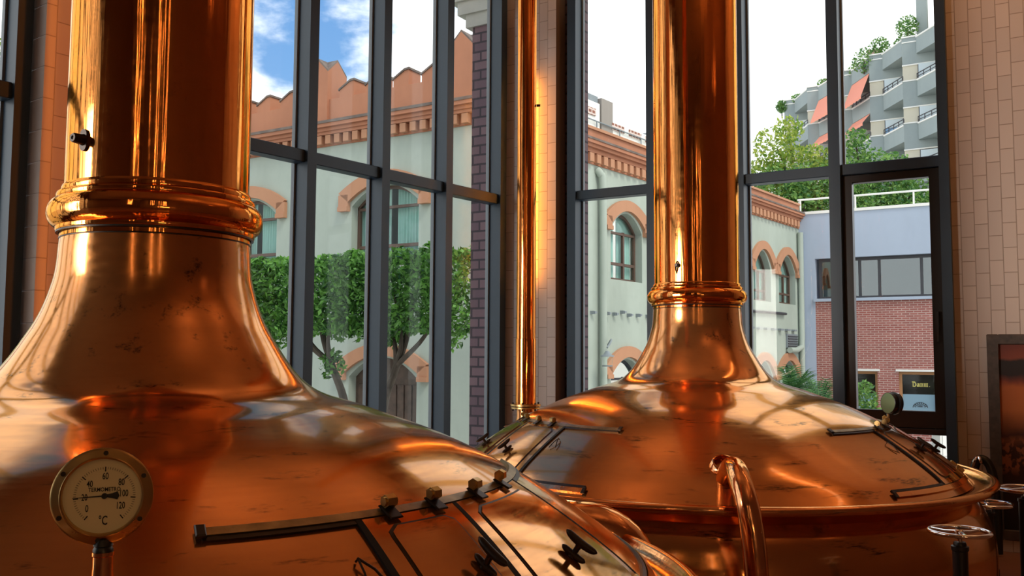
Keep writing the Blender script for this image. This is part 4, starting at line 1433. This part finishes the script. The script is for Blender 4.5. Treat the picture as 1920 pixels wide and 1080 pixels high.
# ------------------------------------------------------------------ apartment block far behind
ap = thing('apartment_block', 'stepped grey and cream apartment block with coral awnings far behind', 'building', T(25.5, 63.6, -1.2))
corners = [(27.3, 56.2), (26.3, 60.0), (25.5, 63.6), (24.7, 67.3), (23.6, 71.4), (22.9, 75.2)]
railm = M_DKFRAME
for kx, (cx_, cy_) in enumerate(corners):
    FA = frame((cx_, cy_), DR)
    L_ = 4.0
    zp = 23.05 if kx else 26.0
    mb = MB(); mb.box(0, L_, 0, 6, Z_G, zp - 0.1); mb.build('wall', M_APTC, ap, FA)
    mb = MB(); mb.box(0.0, L_, -0.06, 0.3, zp - 1.85, zp); mb.build('spandrel', M_APTG, ap, FA)
    mb = MB(); mb.box(-0.02, 1.0, -0.12, 0.3, zp, zp + 0.09); mb.box(-0.02, L_, -0.10, 0.2, zp - 1.93, zp - 1.85); mb.box(0, 1.0, -0.09, 0, zp - 0.35, zp - 0.28); mb.build('ledge', M_WHITE, ap, FA)
    nfl = 7
    for fl_ in range(nfl):
        zt = zp - 1.85 - 1.15 - fl_ * 2.88
        mb = MB(); mb.box(0.0, L_, -0.06, 0.3, zt - 1.73, zt); mb.build('spandrel', M_APTG, ap, FA)
        mb = MB(); mb.box(-0.02, L_, -0.10, 0.2, zt, zt + 0.08); mb.box(-0.02, L_, -0.10, 0.2, zt - 1.81, zt - 1.73); mb.build('ledge', M_WHITE, ap, FA)
    if kx == 0: continue
    # the next, nearer bay's corner in this bay's frame
    nx, ny = corners[kx - 1]
    q = FA.inverted() @ Vector((nx, ny, 0))
    side_x, side_y = q.x, q.y
    p0 = (0.92, -0.06)
    for b_ in range(6):
        zb = zp - 1.15 - 0.05 - b_ * 2.93
        zt = zb + 1.12
        # wedge balcony between this face and the next corner
        tri = [Vector((p0[0], p0[1] - 0.18, 0)), Vector((side_x, side_y, 0)), Vector((side_x + 0.6, 0.0, 0)), Vector((p0[0], 0.0, 0))]
        mb = MB(); n = 4
        mb.add([v + Vector((0, 0, z)) for z in (zb, zt) for v in tri], [(0, 1, 2, 3), (7, 6, 5, 4)] + [(i, i + 4, (i + 1) % 4 + 4, (i + 1) % 4) for i in range(4)])
        bl = mb.build('balcony', M_APTG, ap, FA)
        a = FA @ (tri[0] + Vector((0, 0, zt))); b = FA @ (tri[1] + Vector((0, 0, zt)))
        mb = MB(); mb.tube([a, b], 0.07, 6); mb.build('coping', M_WHITE, bl)
        if b_ > 0:
            mb = MB()
            up = Vector((0, 0, 0.42))
            mb.tube([a + up, b + up], 0.035, 6); mb.tube([a + up * 0.5, b + up * 0.5], 0.025, 6)
            for i in range(5):
                c_ = a.lerp(b, i / 4.0); mb.tube([c_, c_ + up], 0.03, 6)
            mb.build('railing', railm, bl)
            # glazing over the balcony
            mb = MB(); mb.box(0.95, 2.2, -0.09, -0.07, zt - 0.1, zt + 1.15)
            o_ = mb.build('window', M_DKFRAME, ap, FA)
            mb = MB(); mb.box(1.0, 2.15, -0.11, -0.09, zt + (0.0 if kx != 2 or b_ == 1 else 0.55), zt + 1.12); mb.build('blind', M_BLIND, o_, FA)
            if not (kx != 2 or b_ == 1):
                mb = MB(); mb.box(1.0, 2.15, -0.11, -0.09, zt - 0.1, zt + 0.52); mb.build('pane', M_BLUEG, o_, FA)
        if kx in (3, 4) and b_ < 2:
            # coral awning hanging from the balcony above
            a2 = FA @ (tri[0] + Vector((0, 0, zb - 0.03))); b2 = FA @ (tri[1] + Vector((0, 0, zb - 0.03)))
            drop = 1.75 if b_ == 0 else 0.75
            outw = (FA.to_3x3() @ Vector((-0.55, -0.75, 0)))
            lo_ = Vector((0, 0, -drop)) + outw * (0.9 if b_ == 0 else 0.8)
            mb = MB()
            vs = []
            n = 12
            for i in range(n + 1):
                t_ = i / n
                vs += [a2.lerp(b2, t_), a2.lerp(b2, t_) + lo_, a2.lerp(b2, t_) + lo_ + Vector((0, 0, -0.22 + 0.05 * (i % 2)))]
            mb.add(vs, [(3 * i + j, 3 * i + j + 1, 3 * i + j + 4, 3 * i + j + 3) for i in range(n) for j in range(2)])
            mb.build('awning', M_AWN, ap)
# roof: chimneys and tower
FA = frame(corners[1], DR)
mb = MB(); mb.box(0.85, 1.5, 0.8, 1.6, 22, 27.6); mb.build('lift_tower', M_APTG, ap, FA)
FA = frame(corners[3], DR)
mb = MB(); mb.box(1.6, 2.6, 2.5, 3.5, 22.5, 25.2); mb.box(1.4, 2.8, 2.3, 3.7, 24.2, 24.5); mb.build('chimney', simple('pink_render', srgb(170, 140, 130), 0.9), ap, FA)
mb = MB(); mb.prism([(-0.5, 22.9), (5.0, 22.9), (5.0, 25.2), (1.2, 24.3)], 2.6, 5.0); mb.build('roof', simple('dusty_roof', srgb(170, 150, 140), 0.9), ap, FA)

# ------------------------------------------------------------------ plants
def leaf_cloud(mb, centre, radii, n, size, box=False, rng=random, flat=0.0):
    for _ in range(n):
        while True:
            p = Vector((rng.uniform(-1, 1), rng.uniform(-1, 1), rng.uniform(-1, 1)))
            if box:
                # most leaves sit near the clipped surface
                k = rng.randrange(3)
                if rng.random() < 0.75: p[k] = math.copysign(rng.uniform(0.78, 1.04), p[k])
                break
            if 0.35 < p.length < 1.0: break
        c = Vector((p.x * radii[0], p.y * radii[1], p.z * radii[2])) + Vector(centre)
        d = Vector((rng.gauss(0, 1), rng.gauss(0, 1), rng.gauss(0, 0.8) - 0.3)).normalized()
        u = d.orthogonal().normalized()
        u.rotate(Matrix.Rotation(rng.uniform(0, 2 * PI), 3, d))
        w = d.cross(u)
        s = size * rng.uniform(0.7, 1.3)
        a, b = c - d * s * 0.5, c + d * s * 0.5
        m1 = c + u * s * 0.24 + w * s * 0.06; m2 = c - u * s * 0.24 + w * s * 0.06
        mb.add([a, m1, b, m2], [(0, 1, 2), (0, 2, 3)])


# clipped orange trees in a row along the left facade
HA = (-0.78 - 4.2 * 0.518, 18.0 - 4.2 * 0.855)
FH = frame(HA, (-DR[0], -DR[1]))
ORANGE = [('left', 2.2, 2.2, 1.05, 'clipped orange tree at the left end, behind the near kettle neck'),
          ('mid', -0.45, 0.15, 1.0, 'clipped orange tree with a leaning bare trunk, middle of the row'),
          ('right', -1.15, -1.72, 1.0, 'clipped orange tree by the brick pier, its crown over the wooden door')]
for nm, tb, tc, hw, lab in ORANGE:
    tr = thing('orange_tree', lab, 'tree', FH @ T(tb, 0, -1.2), 'clipped orange trees in the courtyard')
    rng = random.Random(nm)
    f = MB()
    leaf_cloud(f, (tc, 0, 2.50), (hw, 0.62, 0.58), 5200, 0.105, True, rng)
    leaf_cloud(f, (tc, 0, 2.48), (hw * 0.9, 0.5, 0.5), 1400, 0.11, False, rng)
    for q in range(5):
        leaf_cloud(f, (tc + rng.uniform(-hw, hw) * 0.8, rng.uniform(-.4, .4), 1.93 + rng.uniform(-0.1, 0.1)), (0.26, 0.26, 0.2), 150, 0.10, False, rng)
    for q in range(9):
        leaf_cloud(f, (tc + rng.uniform(-hw, hw), rng.uniform(-.5, .5), 3.08), (0.15, 0.15, 0.10), 60, 0.10, False, rng)
    if nm == 'mid':
        leaf_cloud(f, (-0.16, 0, 1.42), (0.2, 0.2, 0.24), 160, 0.11, False, rng)
    f.build('foliage', M_ORANGELEAF, tr, FH)
    b = MB()
    path = catmull([(tb, 0, -1.2), (tb - 0.03, 0, 0.0), (tb + 0.02 if nm != 'right' else tb - 0.05, 0, 0.8), ((tb * 0.55 + tc * 0.45), 0, 1.35), (tc * 0.8 + tb * 0.2, 0, 1.8), (tc, 0, 2.3)], 6)
    b.tube(path, [0.085 - 0.05 * i / (len(path) - 1) for i in range(len(path))], 10)
    for sx_, z_ in ((0.55, 2.3), (-0.6, 2.35), (0.25, 2.6)):
        b.tube(catmull([(tb * 0.5 + tc * 0.5, 0, 1.42), (tc + sx_ * 0.5, 0.1, 1.85), (tc + sx_, 0.15, z_)], 5), [0.045 - 0.03 * i / 10 for i in range(11)], 8)
    b.build('trunk', M_BARK, tr, FH)


def street_tree(name, label, x, y, z0, blobs, leaf, mat, n, trunk_top, group=None):
    tr = thing(name, label, 'tree', T(x, y, z0), group)
    rng = random.Random(label)
    f = MB()
    for (dx, dy, z, r) in blobs:
        leaf_cloud(f, (x + dx, y + dy, z), (r, r, r * 0.85), int(n * r * r), leaf, False, rng)
    f.build('foliage', mat, tr)
    b = MB()
    b.tube(catmull([(x, y, z0), (x + 0.1, y, (z0 + trunk_top) / 2), (x, y, trunk_top)], 6), [0.28 - 0.016 * i for i in range(13)], 10)
    for (dx, dy, z, r) in blobs:
        b.tube(catmull([(x, y, trunk_top * 0.72), (x + dx * 0.5, y + dy * 0.5, (trunk_top + z) / 2 - 0.3), (x + dx, y + dy, z)], 4), [0.10 - 0.009 * i for i in range(9)], 6)
    b.build('trunk', M_BARK, tr)


# street trees beyond the office wing (px ~1405-1560 and ~1585-1720)
street_tree('plane_tree', 'sunlit street tree with a yellow green top, left of the window post', 13.6, 43, Z_G,
            [(-0.9, 0, 11.6, 1.2), (-0.2, 0.3, 12.6, 0.75), (0.0, 0, 10.4, 1.6), (-1.6, 0.3, 10.2, 1.1), (1.0, 0, 11.0, 0.9), (-0.5, 0.2, 9.0, 1.7)], 0.24, M_LEAFY, 420, 9.5)
street_tree('plane_tree', 'dark green street tree above the terrace railing, by the brewery corner', 14.6, 42, Z_G,
            [(-2.0, 0, 9.6, 1.3), (-0.6, 0, 9.5, 1.4), (0.7, 0, 9.8, 1.3), (1.4, 0.2, 9.1, 1.2), (-1.2, 0, 8.4, 1.5), (0.6, 0, 8.3, 1.6), (1.6, 0, 7.8, 1.1)], 0.24, M_LEAF, 420, 8.0)
street_tree('plane_tree', 'green street tree before the grey apartment block, right of the post', 16.9, 43, Z_G,
            [(-0.4, 0, 12.0, 0.7), (-0.9, 0.2, 11.0, 1.2), (0.3, 0, 10.6, 1.2), (1.2, 0, 9.8, 1.2), (-0.2, 0, 8.6, 1.6), (1.5, 0, 8.4, 1.3)], 0.24, M_LEAF, 420, 8.0)
street_tree('plane_tree', 'low green street tree behind the opening sash, by the right wall', 18.9, 43.5, Z_G,
            [(-0.4, 0, 10.9, 0.8), (0.5, 0, 10.1, 1.0), (-0.3, 0, 9.3, 1.3), (0.5, 0, 8.6, 1.3), (-0.8, 0, 8.1, 1.3), (1.4, 0, 9.0, 0.9)], 0.24, M_LEAF, 420, 8.0)
# tree at the far left beyond the near window
street_tree('plane_tree', 'sunlit tree at the left edge beyond the near window', -9.3, 15.0, Z_G,
            [(0, 0, 5.0, 1.6), (0.6, 0, 6.2, 1.0), (-0.8, 0, 3.6, 1.7), (0.7, 0.3, 3.2, 1.4), (-0.5, 0, 1.8, 1.4)], 0.2, M_LEAFY, 420, 4.5)

# terrace plants on the apartment roof
for i, (kx, x, y, z, r, lab) in enumerate(((1, 0.3, 0.6, 24.0, 0.75, 'round potted shrub on the roof terrace nearest the tower'), (2, 2.2, 0.8, 23.7, 0.7, 'reddish shrub on the roof terrace, second from the tower'),
                                          (2, 0.6, 0.8, 23.8, 0.75, 'tall roof terrace shrub right of the chimney'), (2, -0.4, 0.3, 22.9, 0.85, 'low green planting along the roof parapet'),
                                          (3, 1.3, 0.3, 22.9, 0.8, 'roof planting below the pink chimney'), (4, 1.2, 0.4, 23.1, 0.6, 'roof planting on the bay left of the window post'),
                                          (5, 1.0, 0.4, 23.0, 0.6, 'roof planting at the left end of the block'), (5, -0.2, 0.0, 22.6, 0.5, 'plant trailing over the left end balcony'))):
    F = frame(corners[kx], DR)
    p = F @ Vector((x, y, z))
    t_ = thing('roof_shrub', lab, 'shrub', T(p.x, p.y, z - 0.9), 'plants on the apartment roof')
    rng = random.Random(i)
    f = MB(); leaf_cloud(f, p, (r, r, r * 1.1), 420, 0.22, False, rng); f.build('foliage', M_LEAF, t_)
    b = MB(); b.tube([(p.x, p.y, z - 1.0), (p.x, p.y, z)], 0.05, 6); b.build('stem', M_BARK, t_)


# palms and shrubs in the corner of the courtyard
def palm(x, y, z, n, L, lab):
    t_ = thing('fan_palm', lab, 'palm', T(x, y, Z_G), 'palms in the courtyard corner')
    rng = random.Random(lab)
    f = MB()
    for i in range(n):
        az = 2 * PI * i / n + rng.uniform(-.2, .2)
        el = rng.uniform(0.05, 1.25)
        d = Vector((math.cos(az) * math.cos(el), math.sin(az) * math.cos(el), math.sin(el)))
        pts = [Vector((x, y, z)) + d * (L * k / 5) + Vector((0, 0, -0.35 * (k / 5) ** 2 * L * math.cos(el))) for k in range(6)]
        side = d.cross(Vector((0, 0, 1))).normalized()
        for k in range(1, 6):
            for s_ in (-1, 1):
                for e in (0, 0.5):
                    a = pts[k] + (pts[k - 1] - pts[k]) * e
                    tip = a + side * s_ * L * 0.30 + (pts[k] - pts[k - 1]) * 1.0 + Vector((0, 0, -0.05))
                    w = (pts[k] - pts[k - 1]) * 0.12
                    f.add([a - w, a + w, tip], [(0, 1, 2)])
        f.tube(pts, 0.012, 5)
    f.build('fronds', M_PALM, t_)
    b = MB(); b.tube([(x, y, Z_G), (x, y, z)], [0.16, 0.13], 10); b.build('trunk', M_BARK, t_)


palm(8.0, 26.0, 0.55, 34, 0.95, 'fan palm left, before the arched lower windows')
palm(9.0, 26.6, 0.15, 34, 0.95, 'fan palm right, before the grey pilaster')
palm(8.5, 25.2, 0.0, 26, 0.8, 'low palm in front of the two taller ones')
sh = thing('shrub', 'leafy green shrub under the left office window', 'shrub', T(9.65, 25.0, Z_G))
f = MB(); leaf_cloud(f, (9.65, 25.0, 0.1), (0.42, 0.4, 0.9), 900, 0.14, False, random.Random(5)); leaf_cloud(f, (9.65, 25.0, -0.6), (0.42, 0.4, 0.6), 400, 0.14, False, random.Random(6)); f.build('foliage', M_LEAF, sh)
b = MB(); b.tube([(9.65, 25, Z_G), (9.65, 25, 0.2)], 0.04, 8); b.build('stem', M_BARK, sh)
